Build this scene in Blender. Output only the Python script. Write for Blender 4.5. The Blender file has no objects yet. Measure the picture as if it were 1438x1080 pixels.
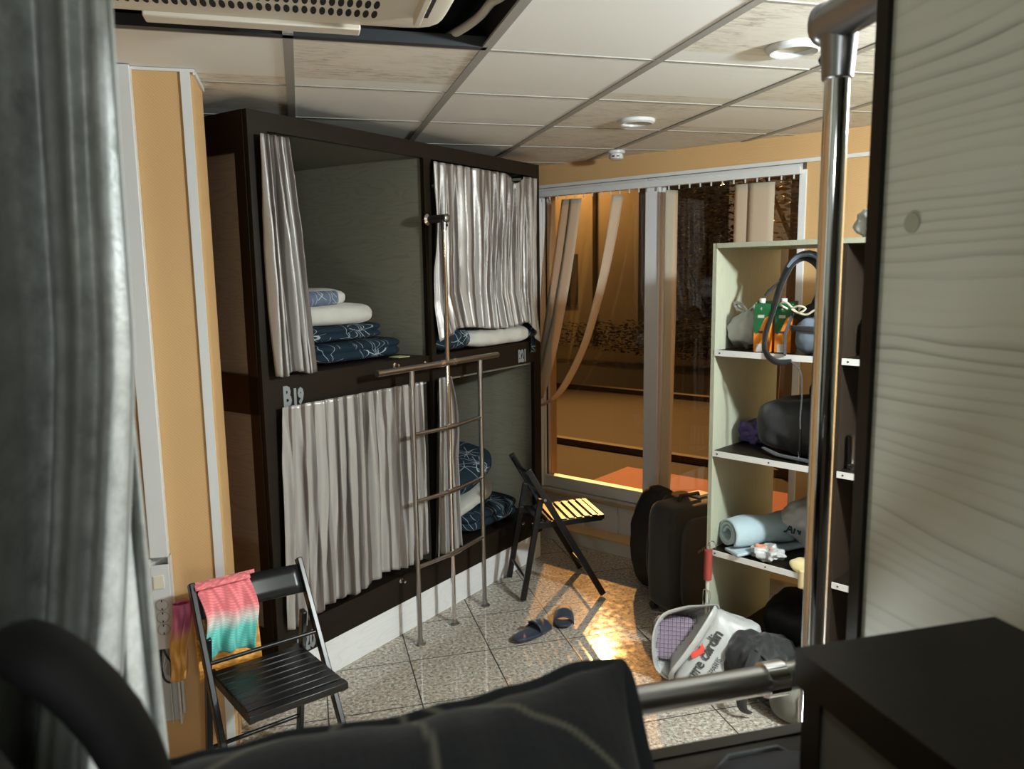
import bpy, bmesh, math, random
import numpy as np
from mathutils import Vector, Matrix, noise
random.seed(7)
R = math.radians
col = bpy.context.scene.collection
# ------------------------------------------------------------------ materials
def mat(name, color=(.8, .8, .8), rough=.5, metal=0., **kw):
    m = bpy.data.materials.new(name); m.use_nodes = True
    b = m.node_tree.nodes['Principled BSDF']
    b.inputs['Base Color'].default_value = (*color, 1)
    b.inputs['Roughness'].default_value = rough
    b.inputs['Metallic'].default_value = metal
    for k, v in kw.items():
        b.inputs[k].default_value = v
    return m
class NT:
    def __init__(s, m): s.t = m.node_tree; s.b = s.t.nodes['Principled BSDF']
    def n(s, typ, **kw):
        n = s.t.nodes.new(typ)
        for k, v in kw.items():
            if k in n.inputs.keys() if isinstance(k, str) else False: n.inputs[k].default_value = v
            else: setattr(n, k, v)
        return n
    def l(s, a, b): s.t.links.new(a, b)
    def coords(s, kind='Object', scale=(1, 1, 1), rot=(0, 0, 0), loc=(0, 0, 0)):
        t = s.n('ShaderNodeTexCoord'); m = s.n('ShaderNodeMapping')
        m.inputs['Scale'].default_value = scale; m.inputs['Rotation'].default_value = rot; m.inputs['Location'].default_value = loc
        s.l(t.outputs[kind], m.inputs['Vector']); return m.outputs[0]
    def noise(s, vec, scale=5, detail=3, rough=.5, dist=0):
        n = s.n('ShaderNodeTexNoise'); s.l(vec, n.inputs['Vector'])
        n.inputs['Scale'].default_value = scale; n.inputs['Detail'].default_value = detail
        n.inputs['Roughness'].default_value = rough; n.inputs['Distortion'].default_value = dist
        return n.outputs['Fac']
    def ramp(s, fac, stops):
        r = s.n('ShaderNodeValToRGB'); e = r.color_ramp.elements
        while len(e) < len(stops): e.new(.5)
        for i, (p, c) in enumerate(stops):
            e[i].position = p; e[i].color = (*c, 1) if len(c) == 3 else c
        s.l(fac, r.inputs[0]); return r.outputs[0]
    def mix(s, fac, a, b, blend='MIX'):
        m = s.n('ShaderNodeMix', data_type='RGBA', blend_type=blend)
        for sock, v in ((0, fac), (6, a), (7, b)):
            if hasattr(v, 'links'): s.l(v, m.inputs[sock])
            elif sock == 0: m.inputs[0].default_value = v
            else: m.inputs[sock].default_value = (*v, 1)
        return m.outputs[2]
    def math(s, op, a, b=0.):
        m = s.n('ShaderNodeMath', operation=op)
        for i, v in enumerate((a, b)):
            if hasattr(v, 'links'): s.l(v, m.inputs[i])
            else: m.inputs[i].default_value = v
        return m.outputs[0]
    def bump(s, h, strength=.3, dist=.01):
        b = s.n('ShaderNodeBump'); b.inputs['Strength'].default_value = strength; b.inputs['Distance'].default_value = dist
        s.l(h, b.inputs['Height']); s.l(b.outputs[0], s.b.inputs['Normal'])
    def color(s, c): s.l(c, s.b.inputs['Base Color'])
M = {}
def wood(name, base, dark, axis='x', scale=1., rough=.45, freq=26):
    m = mat(name, base, rough); t = NT(m)
    sc = {'x': (1.1, 9, 9), 'y': (9, 1.1, 9), 'z': (9, 9, 1.1)}[axis]
    v = t.coords('Object', tuple(q * scale for q in sc))
    n1 = t.noise(v, 1.2, 2, .5, .6)
    w = t.math('FRACT', t.math('MULTIPLY', n1, freq * .55))
    line = t.ramp(w, [(0, dark), (.18, tuple((a + b) / 2 for a, b in zip(base, dark))), (.5, base), (1, base)])
    v2 = t.coords('Object', tuple(q * scale * (14 if q > 5 else 3) for q in sc))
    n2 = t.noise(v2, 3, 4, .6)
    c = t.mix(.5, line, base)
    c = t.mix(t.ramp(n2, [(.35, (0, 0, 0)), (.75, (.35, .35, .35))]), c, dark)
    t.color(c); t.bump(n2, .06, .002)
    M[name] = m; return m
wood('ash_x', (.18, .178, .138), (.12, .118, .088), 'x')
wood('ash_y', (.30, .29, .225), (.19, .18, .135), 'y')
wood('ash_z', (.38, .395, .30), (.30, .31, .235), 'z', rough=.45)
wood('brown_z', (.026, .018, .012), (.014, .009, .006), 'z', rough=.4)
m = mat('ash_bed', (.5, .48, .41), .45); t = NT(m); M['ash_bed'] = m
v = t.coords('Object'); sp_ = t.n('ShaderNodeSeparateXYZ'); t.l(v, sp_.inputs[0])
wob = t.noise(t.coords('Object', (1, .9, 4.2)), 2.2, 2, .45, .2)
ph = t.math('ADD', t.math('MULTIPLY', sp_.outputs[2], 88.), t.math('MULTIPLY', wob, 7.5))
ln = t.ramp(t.math('FRACT', ph), [(0, (1, 1, 1)), (.10, (.55, .55, .55)), (.42, (0, 0, 0)), (.93, (0, 0, 0)), (1, (1, 1, 1))])
st_ = t.ramp(t.noise(t.coords('Object', (1, 1.3, 26)), 1.6, 3, .6), [(.38, (.04, .04, .04)), (.68, (.85, .85, .85))])
fine = t.noise(t.coords('Object', (1, 6, 160)), 2, 3, .6)
c = t.mix(t.math('MULTIPLY', ln, st_), (.58, .585, .50), (.20, .20, .16))
t.color(t.mix(t.math('MULTIPLY', fine, .3), c, (.45, .45, .38))); t.bump(fine, .05, .002)
wood('kick', (.84, .86, .87), (.70, .72, .73), 'x')
wood('wenge', (.013, .009, .0055), (.007, .005, .003), 'x', rough=.45)
wood('wenge_z', (.013, .009, .0055), (.007, .005, .003), 'z', rough=.45)
for k_ in ('wenge', 'wenge_z'): M[k_].node_tree.nodes['Principled BSDF'].inputs['Specular IOR Level'].default_value = .22
M['chrome'] = mat('chrome', (.82, .82, .84), .08, 1.)
M['steel'] = mat('steel', (.42, .41, .40), .3, 1.)
M['gunmetal'] = mat('gunmetal', (.30, .30, .31), .32, 1.)
M['white_plastic'] = mat('white_plastic', (.64, .66, .66), .35)
M['cream_plastic'] = mat('cream_plastic', (.72, .68, .55), .4)
M['grey_plastic'] = mat('grey_plastic', (.36, .36, .35), .4)
M['black_plastic'] = mat('black_plastic', (.012, .012, .013), .4)
M['black_paint'] = mat('black_paint', (.006, .0068, .0075), .3, **{'Specular IOR Level': .4})
M['void'] = mat('void', (.006, .006, .007), .9)
M['pvc'] = mat('pvc', (.70, .72, .73), .3)
M['alu'] = mat('alu', (.74, .75, .77), .4, .1)
M['white_metal'] = mat('white_metal', (.70, .70, .68), .4)
M['decal'] = mat('decal', (.26, .29, .31), .4, .2)
M['red'] = mat('red', (.27, .04, .03), .6)
M['logo_red'] = mat('logo_red', (.62, .04, .015), .5)
M['ink'] = mat('ink', (.015, .015, .015), .6)
M['green_ink'] = mat('green_ink', (.01, .06, .045), .6)
def cloth(name, c, rough=.85, bump=.25, scale=60, sheen=.2, vary=.25, c2=None):
    m = mat(name, c, rough); t = NT(m)
    v = t.coords('Object')
    n = t.noise(v, scale, 3, .6); n2 = t.noise(v, 7, 3, .5)
    c2 = c2 or tuple(x * (1 - vary) for x in c)
    t.color(t.mix(n2, c, c2)); t.bump(n, bump, .004)
    t.b.inputs['Sheen Weight'].default_value = sheen
    M[name] = m; return m
cloth('white_cotton', (.55, .545, .50)); cloth('black_nylon', (.0045, .0045, .005), .7, .3, 40, .0)
cloth('black_canvas', (.012, .013, .0128), .75, .4, 90); cloth('charcoal', (.025, .028, .030), .7)
cloth('slate', (.15, .19, .25), .6); cloth('light_blue', (.40, .51, .56), .9, .5, 45)
cloth('khaki', (.07, .075, .05)); cloth('purple', (.12, .08, .26), .6, .6, 25); cloth('yellow_cloth', (.75, .62, .32))
cloth('sandal', (.012, .022, .045), .6, .15, 120); cloth('webbing', (.018, .019, .02), .8)
cloth('poly_white', (.43, .44, .43), .38, .6, 14, 0, .08); cloth('poly_grey', (.60, .61, .61), .38, .8, 16, 0, .25)
cloth('red_tarp', (.22, .02, .006), .8)
# colours carried by a mesh attribute (printed or dyed cloth)
def printed(name, rough=.85, bump=.25, scale=70, sheen=.15):
    m = mat(name, rough=rough); t = NT(m)
    a = t.n('ShaderNodeAttribute', attribute_name='print')
    v = t.coords('Object'); t.color(a.outputs['Color']); t.bump(t.noise(v, scale, 3, .6), bump, .003)
    t.b.inputs['Sheen Weight'].default_value = sheen
    M[name] = m; return m
printed('print_cotton'); printed('print_knit', .9, .5, 90); printed('print_card', .4, 0, 10, 0)
# satin curtain: taupe and silver vertical stripes woven in
def satin(name, a, b, s, rough=.36, metal=.2):
    m = mat(name, a, rough, metal); t = NT(m)
    uv = t.n('ShaderNodeUVMap'); sep = t.n('ShaderNodeSeparateXYZ'); t.l(uv.outputs[0], sep.inputs[0])
    w = t.math('SINE', t.math('MULTIPLY', sep.outputs[0], s))
    w2 = t.math('SINE', t.math('MULTIPLY', sep.outputs[0], s * 2.37))
    f = t.ramp(t.math('ADD', t.math('MULTIPLY', w, .3), t.math('ADD', t.math('MULTIPLY', w2, .15), .5)), [(.35, (0, 0, 0)), (.65, (1, 1, 1))])
    t.color(t.mix(f, a, b))
    v = t.coords('Object'); t.bump(t.noise(v, 55, 3, .6), .35, .003)
    M[name] = m; return m
satin('satin', (.115, .096, .085), (.38, .365, .35), 90)
satin('satin_near', (.32, .33, .31), (.56, .575, .56), 60, .42, .15)
_t = NT(M['satin_near']); _c = _t.b.inputs['Base Color'].links[0].from_socket; _v = _t.coords('Object')
_t.color(_t.mix(_t.ramp(_t.noise(_v, 38, 4, .7), [(.35, (0, 0, 0)), (.7, (.75, .75, .75))]), _c, (.19, .195, .18)))
# ------------------------------------------------------------------ mesh building
class MB:
    def __init__(s): s.v = []; s.f = []; s.uv = None
    def add(s, vs, fs, mx=None):
        o = len(s.v)
        for p in vs:
            p = Vector(p)
            s.v.append(mx @ p if mx else p)
        s.f += [tuple(i + o for i in f) for f in fs]; return s
    def box(s, x0, x1, y0, y1, z0, z1, mx=None):
        v = [(x, y, z) for z in (z0, z1) for y in (y0, y1) for x in (x0, x1)]
        return s.add(v, [(0, 2, 3, 1), (4, 5, 7, 6), (0, 1, 5, 4), (2, 6, 7, 3), (0, 4, 6, 2), (1, 3, 7, 5)], mx)
    def bar(s, a, b, w, h, up=(0, 0, 1)):
        a, b = Vector(a), Vector(b); d = b - a; L = d.length; d.normalize()
        side = d.cross(Vector(up)).normalized(); u = side.cross(d)
        mx = Matrix((( d.x, side.x, u.x, a.x), (d.y, side.y, u.y, a.y), (d.z, side.z, u.z, a.z), (0, 0, 0, 1)))
        return s.box(0, L, -w / 2, w / 2, -h / 2, h / 2, mx)
    def tube(s, pts, r, n=12, cap=True, flat=1., up=None):
        pts = [Vector(p) for p in pts]; rs = list(r) if isinstance(r, (list, tuple)) else [r] * len(pts)
        if 5 <= len(pts) <= 20:      # round the run off with a Catmull-Rom curve
            P2, R2, m_ = [], [], len(pts)
            for i in range(m_ - 1):
                a, b_, c_, d_ = (pts[max(0, min(m_ - 1, i + q))] for q in (-1, 0, 1, 2))
                for k in range(4):
                    f = k / 4
                    P2.append(.5 * ((2 * b_) + (c_ - a) * f + (2 * a - 5 * b_ + 4 * c_ - d_) * f * f + (3 * b_ - a - 3 * c_ + d_) * f ** 3)); R2.append(rs[i] * (1 - f) + rs[i + 1] * f)
            pts, rs = P2 + [pts[-1]], R2 + [rs[-1]]
        rings = []; prev = None
        for i, p in enumerate(pts):
            d = (pts[min(i + 1, len(pts) - 1)] - pts[max(i - 1, 0)]).normalized()
            ref = Vector(up) if up else (prev if prev is not None else (Vector((0, 0, 1)) if abs(d.z) < .9 else Vector((1, 0, 0))))
            a = d.cross(ref)
            if a.length < 1e-4: a = d.cross(Vector((1, .3, 0)))
            a.normalize(); b = a.cross(d).normalized(); prev = b
            rings.append([p + (a * math.cos(t) + b * math.sin(t) * flat) * rs[i] for t in [2 * math.pi * k / n for k in range(n)]])
        vs = [q for rg in rings for q in rg]; fs = []
        for i in range(len(rings) - 1):
            for k in range(n):
                k2 = (k + 1) % n
                fs.append((i * n + k, i * n + k2, (i + 1) * n + k2, (i + 1) * n + k))
        if cap:
            fs.append(tuple(range(n - 1, -1, -1))); fs.append(tuple(range((len(rings) - 1) * n, len(rings) * n)))
        return s.add(vs, fs)
    def lathe(s, prof, mx=None, n=24, closed=False):
        vs = []; fs = []; m = len(prof)
        for k in range(n):
            t = 2 * math.pi * k / n
            vs += [(r * math.cos(t), r * math.sin(t), z) for r, z in prof]
        for k in range(n):
            k2 = (k + 1) % n
            for j in range(m - 1 + (1 if closed else 0)):
                j2 = (j + 1) % m
                fs.append((k * m + j, k2 * m + j, k2 * m + j2, k * m + j2))
        return s.add(vs, fs, mx)
    def grid(s, nu, nv, fn):
        vs = [fn(i / (nu - 1), j / (nv - 1)) for j in range(nv) for i in range(nu)]
        fs = [(j * nu + i, j * nu + i + 1, (j + 1) * nu + i + 1, (j + 1) * nu + i) for j in range(nv - 1) for i in range(nu - 1)]
        if s.uv is None: s.uv = []
        s.uv += [(i / (nu - 1), j / (nv - 1)) for j in range(nv) for i in range(nu)]
        return s.add(vs, fs)
    def blob(s, size, n=14, e=2.6, fn=None, mx=None, nz=0., nscale=4., seed=0.):
        """closed rounded form grown from a subdivided cube; e = how boxy; fn(p) shapes it further"""
        key = {}; vs = []; fs = []
        def vid(p):
            k = tuple(round(c, 5) for c in p)
            if k not in key:
                key[k] = len(vs); vs.append(p)
            return key[k]
        for ax in range(3):
            for sg in (-1, 1):
                for i in range(n):
                    for j in range(n):
                        q = []
                        for (a, b) in ((i, j), (i + 1, j), (i + 1, j + 1), (i, j + 1)):
                            p = [0, 0, 0]; p[ax] = sg; p[(ax + 1) % 3] = 2 * a / n - 1; p[(ax + 2) % 3] = 2 * b / n - 1
                            q.append(vid(tuple(p)))
                        fs.append(tuple(q if sg > 0 else q[::-1]))
        out = []
        for p in vs:
            p = Vector(p); L = (abs(p.x) ** e + abs(p.y) ** e + abs(p.z) ** e) ** (1 / e)
            q = Vector((p.x / L * size[0] / 2, p.y / L * size[1] / 2, p.z / L * size[2] / 2))
            if nz:
                nn = q.normalized(); q = q + nn * nz * (noise.noise(q * nscale + Vector((seed, seed * 1.7, 3))) + .5 * noise.noise(q * nscale * 2.3 + Vector((seed, 5, seed))))
            if fn: q = Vector(fn(q))
            out.append(q)
        return s.add(out, fs, mx)
    def build(s, name, m, parent=None, smooth=True, bevel=0., solid=0., sub=0, mx=None, paint=None, auto=40):
        me = bpy.data.meshes.new(name)
        me.from_pydata([tuple(v) for v in s.v], [], s.f); me.update()
        o = bpy.data.objects.new(name, me); col.objects.link(o)
        mats = m if isinstance(m, (list, tuple)) else [m]
        for q in mats: me.materials.append(M[q] if isinstance(q, str) else q)
        if s.uv and len(s.uv) == len(s.v):
            uvl = me.uv_layers.new(name='UVMap')
            for lp in me.loops: uvl.data[lp.index].uv = s.uv[lp.vertex_index]
        if paint:
            ca = me.color_attributes.new('print', 'FLOAT_COLOR', 'POINT')
            P = np.array([tuple(v) for v in s.v]); C = paint(P, np.array(s.uv) if s.uv and len(s.uv) == len(s.v) else None)
            ca.data.foreach_set('color', np.concatenate([C, np.ones((len(C), 1))], 1).astype(np.float32).ravel())
        if smooth:
            me.polygons.foreach_set('use_smooth', [True] * len(me.polygons))
            if auto and hasattr(me, 'set_sharp_from_angle'): me.set_sharp_from_angle(angle=R(auto))
        if bevel:
            b = o.modifiers.new('bevel', 'BEVEL'); b.width = bevel; b.segments = 2; b.limit_method = 'ANGLE'; b.angle_limit = R(40)
        if solid:
            b = o.modifiers.new('solid', 'SOLIDIFY'); b.thickness = solid; b.offset = 0
        if sub:
            b = o.modifiers.new('sub', 'SUBSURF'); b.levels = sub; b.render_levels = sub
        if parent is not None: o.parent = parent
        if mx is not None: o.matrix_local = mx
        return o
def tag(o, label=None, cat=None, group=None, kind=None):
    if label: o['label'] = label
    if cat: o['category'] = cat
    if group: o['group'] = group
    if kind: o['kind'] = kind
    return o
def thing(name, label, cat, loc=(0, 0, 0), rz=0., group=None, rot=None):
    o = bpy.data.objects.new(name, None); col.objects.link(o); o.empty_display_size = .1
    o.location = loc; o.rotation_euler = rot if rot else (0, 0, R(rz))
    return tag(o, label, cat, group)
def copy_tree(o, parent=None):
    c = o.copy(); col.objects.link(c)
    if parent is not None: c.parent = parent
    for ch in list(o.children): copy_tree(ch, c)
    return c
def struct(name, b, m, label=None, **kw):
    o = b.build(name, m, **kw); o['kind'] = 'structure'
    if label: o['label'] = label
    return o
def place(b_obj, loc, rz=0., rot=None):
    b_obj.location = loc; b_obj.rotation_euler = rot if rot else (0, 0, R(rz)); return b_obj
def T(x, y, z, rz=0, rx=0, ry=0): return Matrix.Translation((x, y, z)) @ Matrix.Rotation(R(rz), 4, 'Z') @ Matrix.Rotation(R(ry), 4, 'Y') @ Matrix.Rotation(R(rx), 4, 'X')
def frame(loc, rz): return Matrix.Translation(loc) @ Matrix.Rotation(R(rz), 4, 'Z')
CZ = 2.588
BUNK = frame((-.174, 3.350, 0), 40.34)
WIN = frame((3.569, 2.574, 0), -54.2)
SHELF = frame((1.7547, 3.0842, 0), -60.05)
# ------------------------------------------------------------------ the room
# floor: speckled granite slabs
m = mat('granite', (.3, .27, .23), .16); t = NT(m); M['granite'] = m
v = t.coords('Object')
sp = t.noise(v, 62, 3, .75); sp2 = t.noise(v, 26, 2, .6); big = t.noise(v, 1.6, 2, .5)
c = t.ramp(sp, [(.34, (.07, .064, .055)), (.44, (.29, .265, .225)), (.56, (.54, .505, .435)), (.66, (.78, .75, .67))])
c = t.mix(t.ramp(sp2, [(.45, (0, 0, 0)), (.62, (.55, .55, .55))]), c, (.42, .35, .28))
c = t.mix(t.math('MULTIPLY', big, .3), c, (.24, .20, .16))
sep = t.n('ShaderNodeSeparateXYZ'); t.l(v, sep.inputs[0])
def gridline(ax, off, per, w):
    f = t.math('FRACT', t.math('DIVIDE', t.math('SUBTRACT', sep.outputs[ax], off - 40 * per), per))
    return t.math('LESS_THAN', t.math('ABSOLUTE', t.math('SUBTRACT', f, .5)), w / per) if False else t.math('LESS_THAN', f, w / per)
g = t.math('MAXIMUM', gridline(0, .018, .4, .006), gridline(1, -.033, .4, .006))
t.color(t.mix(g, c, (.02, .017, .014)))
t.l(t.math('ADD', t.math('MULTIPLY', g, .5), t.math('MULTIPLY', sp2, .15)), t.b.inputs['Roughness']); t.b.inputs['Specular IOR Level'].default_value = .38
# ceiling: fissured mineral tiles, some clean, on a grid of pale rails
m = mat('ceiling_tile', (.6, .6, .55), .85); t = NT(m); M['ceiling_tile'] = m
v = t.coords('Object'); sep = t.n('ShaderNodeSeparateXYZ'); t.l(v, sep.inputs[0])
PER = .6213
ix = t.math('FLOOR', t.math('DIVIDE', sep.outputs[0], PER)); iy = t.math('FLOOR', t.math('DIVIDE', sep.outputs[1], PER))
cb = t.n('ShaderNodeCombineXYZ'); t.l(ix, cb.inputs[0]); t.l(iy, cb.inputs[1])
wn = t.n('ShaderNodeTexWhiteNoise', noise_dimensions='2D'); t.l(cb.outputs[0], wn.inputs['Vector'])
# tiles left of x=0.62 and a scattered few are old and stained
old = t.math('MAXIMUM', t.math('LESS_THAN', sep.outputs[0], .62), t.math('GREATER_THAN', sep.outputs[0], 1.24))
oldf = t.math('MULTIPLY', old, t.math('GREATER_THAN', wn.outputs['Value'], .38))
v3 = t.coords('Object', (1, 4.5, 1), (0, 0, R(12)))
st = t.ramp(t.noise(v3, 14, 5, .7, .5), [(.47, (0, 0, 0)), (.64, (.8, .8, .8))])
blot = t.noise(v, 3.2, 4, .65, .3)
st2 = t.math('MULTIPLY', t.ramp(blot, [(.38, (.1, .1, .1)), (.68, (1, 1, 1))]), st)
clean = t.mix(wn.outputs['Value'], (.84, .85, .83), (.78, .78, .75))
dirty = t.mix(st2, t.mix(blot, (.80, .78, .71), (.73, .70, .62)), (.30, .26, .19))
t.color(t.mix(oldf, clean, dirty)); t.bump(t.noise(v3, 40, 3, .6), .12, .003)
M['rail'] = mat('rail', (.34, .335, .31), .5)
# wallpaper, warm peach with a small diagonal relief
m = mat('wallpaper', (.66, .42, .19), .7); t = NT(m); M['wallpaper'] = m
v = t.coords('Object', (1, 1, 1), (0, 0, 0))
w = t.n('ShaderNodeTexWave', wave_type='BANDS', bands_direction='DIAGONAL'); t.l(v, w.inputs['Vector'])
w.inputs['Scale'].default_value = 55; w.inputs['Distortion'].default_value = 2.5; w.inputs['Detail'].default_value = 1
t.color(t.mix(t.math('MULTIPLY', w.outputs['Fac'], .35), t.mix(t.noise(v, 2, 2), (.62, .39, .18), (.565, .355, .158)), (.49, .30, .125)))
t.bump(w.outputs['Fac'], .12, .002)
M['glass'] = mat('glass', (1, 1, 1), .02, 0, **{'Transmission Weight': 1., 'IOR': 1.45})
m = bpy.data.materials.new('pane'); m.use_nodes = True; M['pane'] = m
nt = m.node_tree; nt.nodes.clear()
o_ = nt.nodes.new('ShaderNodeOutputMaterial'); mx_ = nt.nodes.new('ShaderNodeMixShader'); tr = nt.nodes.new('ShaderNodeBsdfTransparent'); gl = nt.nodes.new('ShaderNodeBsdfGlossy')
lw = nt.nodes.new('ShaderNodeLayerWeight'); pw = nt.nodes.new('ShaderNodeMath'); pw.operation = 'POWER'; pw.inputs[1].default_value = 5; nt.links.new(lw.outputs['Facing'], pw.inputs[0])
fr = nt.nodes.new('ShaderNodeMath'); fr.operation = 'MULTIPLY_ADD'; fr.inputs[1].default_value = .8; fr.inputs[2].default_value = .04; nt.links.new(pw.outputs[0], fr.inputs[0]); gl.inputs['Roughness'].default_value = .02
tr.inputs[0].default_value = (.93, .93, .92, 1)
nt.links.new(fr.outputs[0], mx_.inputs[0]); nt.links.new(tr.outputs[0], mx_.inputs[1]); nt.links.new(gl.outputs[0], mx_.inputs[2]); nt.links.new(mx_.outputs[0], o_.inputs[0])

# room outline (plan), window wall on the far right
wd = WIN.to_3x3() @ Vector((1, 0, 0)); wn_ = WIN.to_3x3() @ Vector((0, 1, 0)); wo = Vector(WIN.translation)
def wp(s, y=0, z=0):  # window frame coordinates: s along the wall (photo left to right), y outward
    return WIN @ Vector((s, y, z))
A = WIN @ Vector((-5.6, 0, 0)); Bp = WIN @ Vector((-.98, 0, 0))
poly = [(-2.6, -2.2), (4.6, -2.2), (4.6, .3), tuple((WIN @ Vector((.9, .02, 0)))[:2]), tuple((WIN @ Vector((-6.0, .02, 0)))[:2]), (-2.6, 7.4)]
b = MB(); n = len(poly)
b.add([(x, y, 0) for x, y in poly] + [(x, y, -.08) for x, y in poly], [tuple(range(n)), tuple(range(2 * n - 1, n - 1, -1))] + [(i, i + n, (i + 1) % n + n, (i + 1) % n) for i in range(n)])
struct('floor', b, 'granite', smooth=False)
def clip_to_room(o):   # cut away whatever lies beyond the window wall
    bm = bmesh.new(); bm.from_mesh(o.data)
    bmesh.ops.bisect_plane(bm, geom=bm.verts[:] + bm.edges[:] + bm.faces[:], plane_co=WIN @ Vector((0, .12, 0)), plane_no=wn_, clear_outer=True)
    bm.to_mesh(o.data); bm.free(); return o
# ceiling with an opening for the air conditioner: x -1.2426..0.6213, y 1.2426..2.60
hx0, hx1, hy0, hy1 = -1.2426, .6213, 1.2426, 2.606
b = MB()
for (x0, x1, y0, y1) in ((-2.6, hx0, -2.2, 7.4), (hx1, 5.2, -2.2, 7.4), (hx0, hx1, -2.2, hy0), (hx0, hx1, hy1, 7.4)):
    b.box(x0, x1, y0, y1, CZ, CZ + .018)
clip_to_room(struct('ceiling', b, 'ceiling_tile', smooth=False))
b = MB()
k = -4
for k in range(-4, 9):
    x = k * PER
    if hx0 + .1 < x < hx1 - .1:
        b.box(x - .016, x + .016, -2.2, hy0, CZ - .004, CZ + .004); b.box(x - .016, x + .016, hy1 - .06, 7.4, CZ - .004, CZ + .004)
    else: b.box(x - .016, x + .016, -2.2, 7.4, CZ - .004, CZ + .004)
for j in range(-3, 12):
    y = j * .6213 + .123 + .0
    if hy0 + .1 < y < hy1 - .1:
        b.box(-2.6, hx0, y - .006, y + .006, CZ - .003, CZ + .003); b.box(hx1, 5.2, y - .006, y + .006, CZ - .003, CZ + .003)
    else: b.box(-2.6, 5.2, y - .007, y + .007, CZ - .003, CZ + .003)
b.box(hx0, hx1, hy0 - .006, hy0 + .006, CZ - .003, CZ + .003)
clip_to_room(struct('trim_1', b, 'rail', smooth=False))
b = MB()   # dark plenum box above the opening
b.box(hx0 - .02, hx1 + .02, hy0 - .02, hy1 + .02, CZ + .50, CZ + .52)
b.box(hx0 - .02, hx0, hy0, hy1, CZ + .018, CZ + .5); b.box(hx1, hx1 + .02, hy0, hy1, CZ + .018, CZ + .5)
b.box(hx0, hx1, hy0 - .02, hy0, CZ + .018, CZ + .5); b.box(hx0, hx1, hy1, hy1 + .02, CZ + .018, CZ + .5)
struct('ceiling_void', b, 'void', smooth=False)
b = MB(); b.box(hx0, hx1, hy1 - .035, hy1 - .002, CZ - .004, CZ + .03)
struct('trim_2', b, mat('dark_rail', (.035, .04, .045), .5), smooth=False)
# window wall built round the opening s -3.36..-1.50, z .32..2.44
Wl, Wr, Wb, Wt = -3.37, -1.50, .315, 2.445
b = MB()
b.box(-6., Wl, .0, .25, 0, CZ, WIN); b.box(Wr, 1.6, 0, .25, 0, CZ, WIN); b.box(Wl, Wr, 0, .25, Wt, CZ, WIN)
struct('wall_window', b, 'wallpaper', smooth=False)
b = MB(); b.box(Wl, Wr, .0, .25, 0, Wb, WIN)
for s0 in (-3.2, -2.93, -2.66, -2.39, -2.12, -1.85): b.box(s0, s0 + .25, -.012, .0, .06, Wb - .02, WIN)
struct('wall_below_window', b, mat('pale_panel', (.62, .62, .60), .45), smooth=False, bevel=.002)
m = mat('ledge_wood', (.62, .42, .20), .4); M['ledge_wood'] = m
b = MB(); b.box(-3.36, -1.2, -.14, -.012, .0, .085, WIN)
struct('trim_3', b, mat('ledge_white', (.60, .57, .50), .5), smooth=False)
b = MB(); b.box(-3.36, -1.2, -.15, -.012, .085, .098, WIN)
struct('trim_4', b, 'ledge_wood', smooth=False)
b = MB(); b.box(-2.6, -.33, 3.061, 3.33, 0, CZ)
struct('wall_left', b, 'wallpaper', smooth=False)
b = MB(); b.box(-.372, -.340, 3.053, 3.061, 0, CZ - .004); b.box(-.33, -.322, 3.053, 3.33, CZ - .02, CZ - .002); b.box(-.56, -.322, 3.052, 3.061, CZ - .012, CZ - .002)
struct('trim_5', b, 'white_plastic', smooth=False)
for nm, args in (('wall_back', (-2.6, 4.6, -2.35, -2.2)), ('wall_side_left', (-2.75, -2.6, -2.2, 7.4)), ('wall_side_right', (4.6, 4.75, -2.3, 2.3))):
    b = MB(); b.box(args[0], args[1], args[2], args[3], 0, CZ); struct(nm, b, 'wallpaper', smooth=False)
# window frames and panes
def pane(name, s0, s1, fr0, fr1, z0, z1):
    b = MB(); fw = .045
    b.box(s0, s0 + fr0, .03, .10, z0, z1); b.box(s1 - fr1, s1, .03, .10, z0, z1)
    b.box(s0 + fr0, s1 - fr1, .03, .10, z0, z0 + .085); b.box(s0 + fr0, s1 - fr1, .03, .10, z1 - .05, z1)
    o = b.build(name, 'pvc', bevel=.004); o['kind'] = 'structure'; o.matrix_world = WIN
    g = MB(); g.box(s0 + fr0 - .005, s1 - fr1 + .005, .062, .068, z0 + .08, z1 - .045)
    g.build('glass_pane', 'pane', o, smooth=False)
    k = MB(); r = .008
    k.box(s0 + fr0, s0 + fr0 + r, .052, .06, z0 + .085, z1 - .05); k.box(s1 - fr1 - r, s1 - fr1, .052, .06, z0 + .085, z1 - .05)
    k.box(s0 + fr0, s1 - fr1, .052, .06, z1 - .058, z1 - .05)
    k.build('window_gasket', 'black_plastic', o, smooth=False)
    return o
pane('window_1', -3.365, -2.44, .05, .06, .32, 2.44)
pane('window_2', -2.44, -1.503, .065, .03, .32, 2.44)
b = MB(); b.box(-2.49, -2.385, -.012, .03, .30, 2.40)
o = b.build('trim_6', 'alu', bevel=.006); o['kind'] = 'structure'; o.matrix_world = WIN
b = MB(); b.box(-3.36, -3.325, -.01, .03, .32, 2.40); b.box(-1.535, -1.495, -.01, .03, .32, 2.40)
o = b.build('trim_7', 'pvc', bevel=.003); o['kind'] = 'structure'; o.matrix_world = WIN
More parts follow.
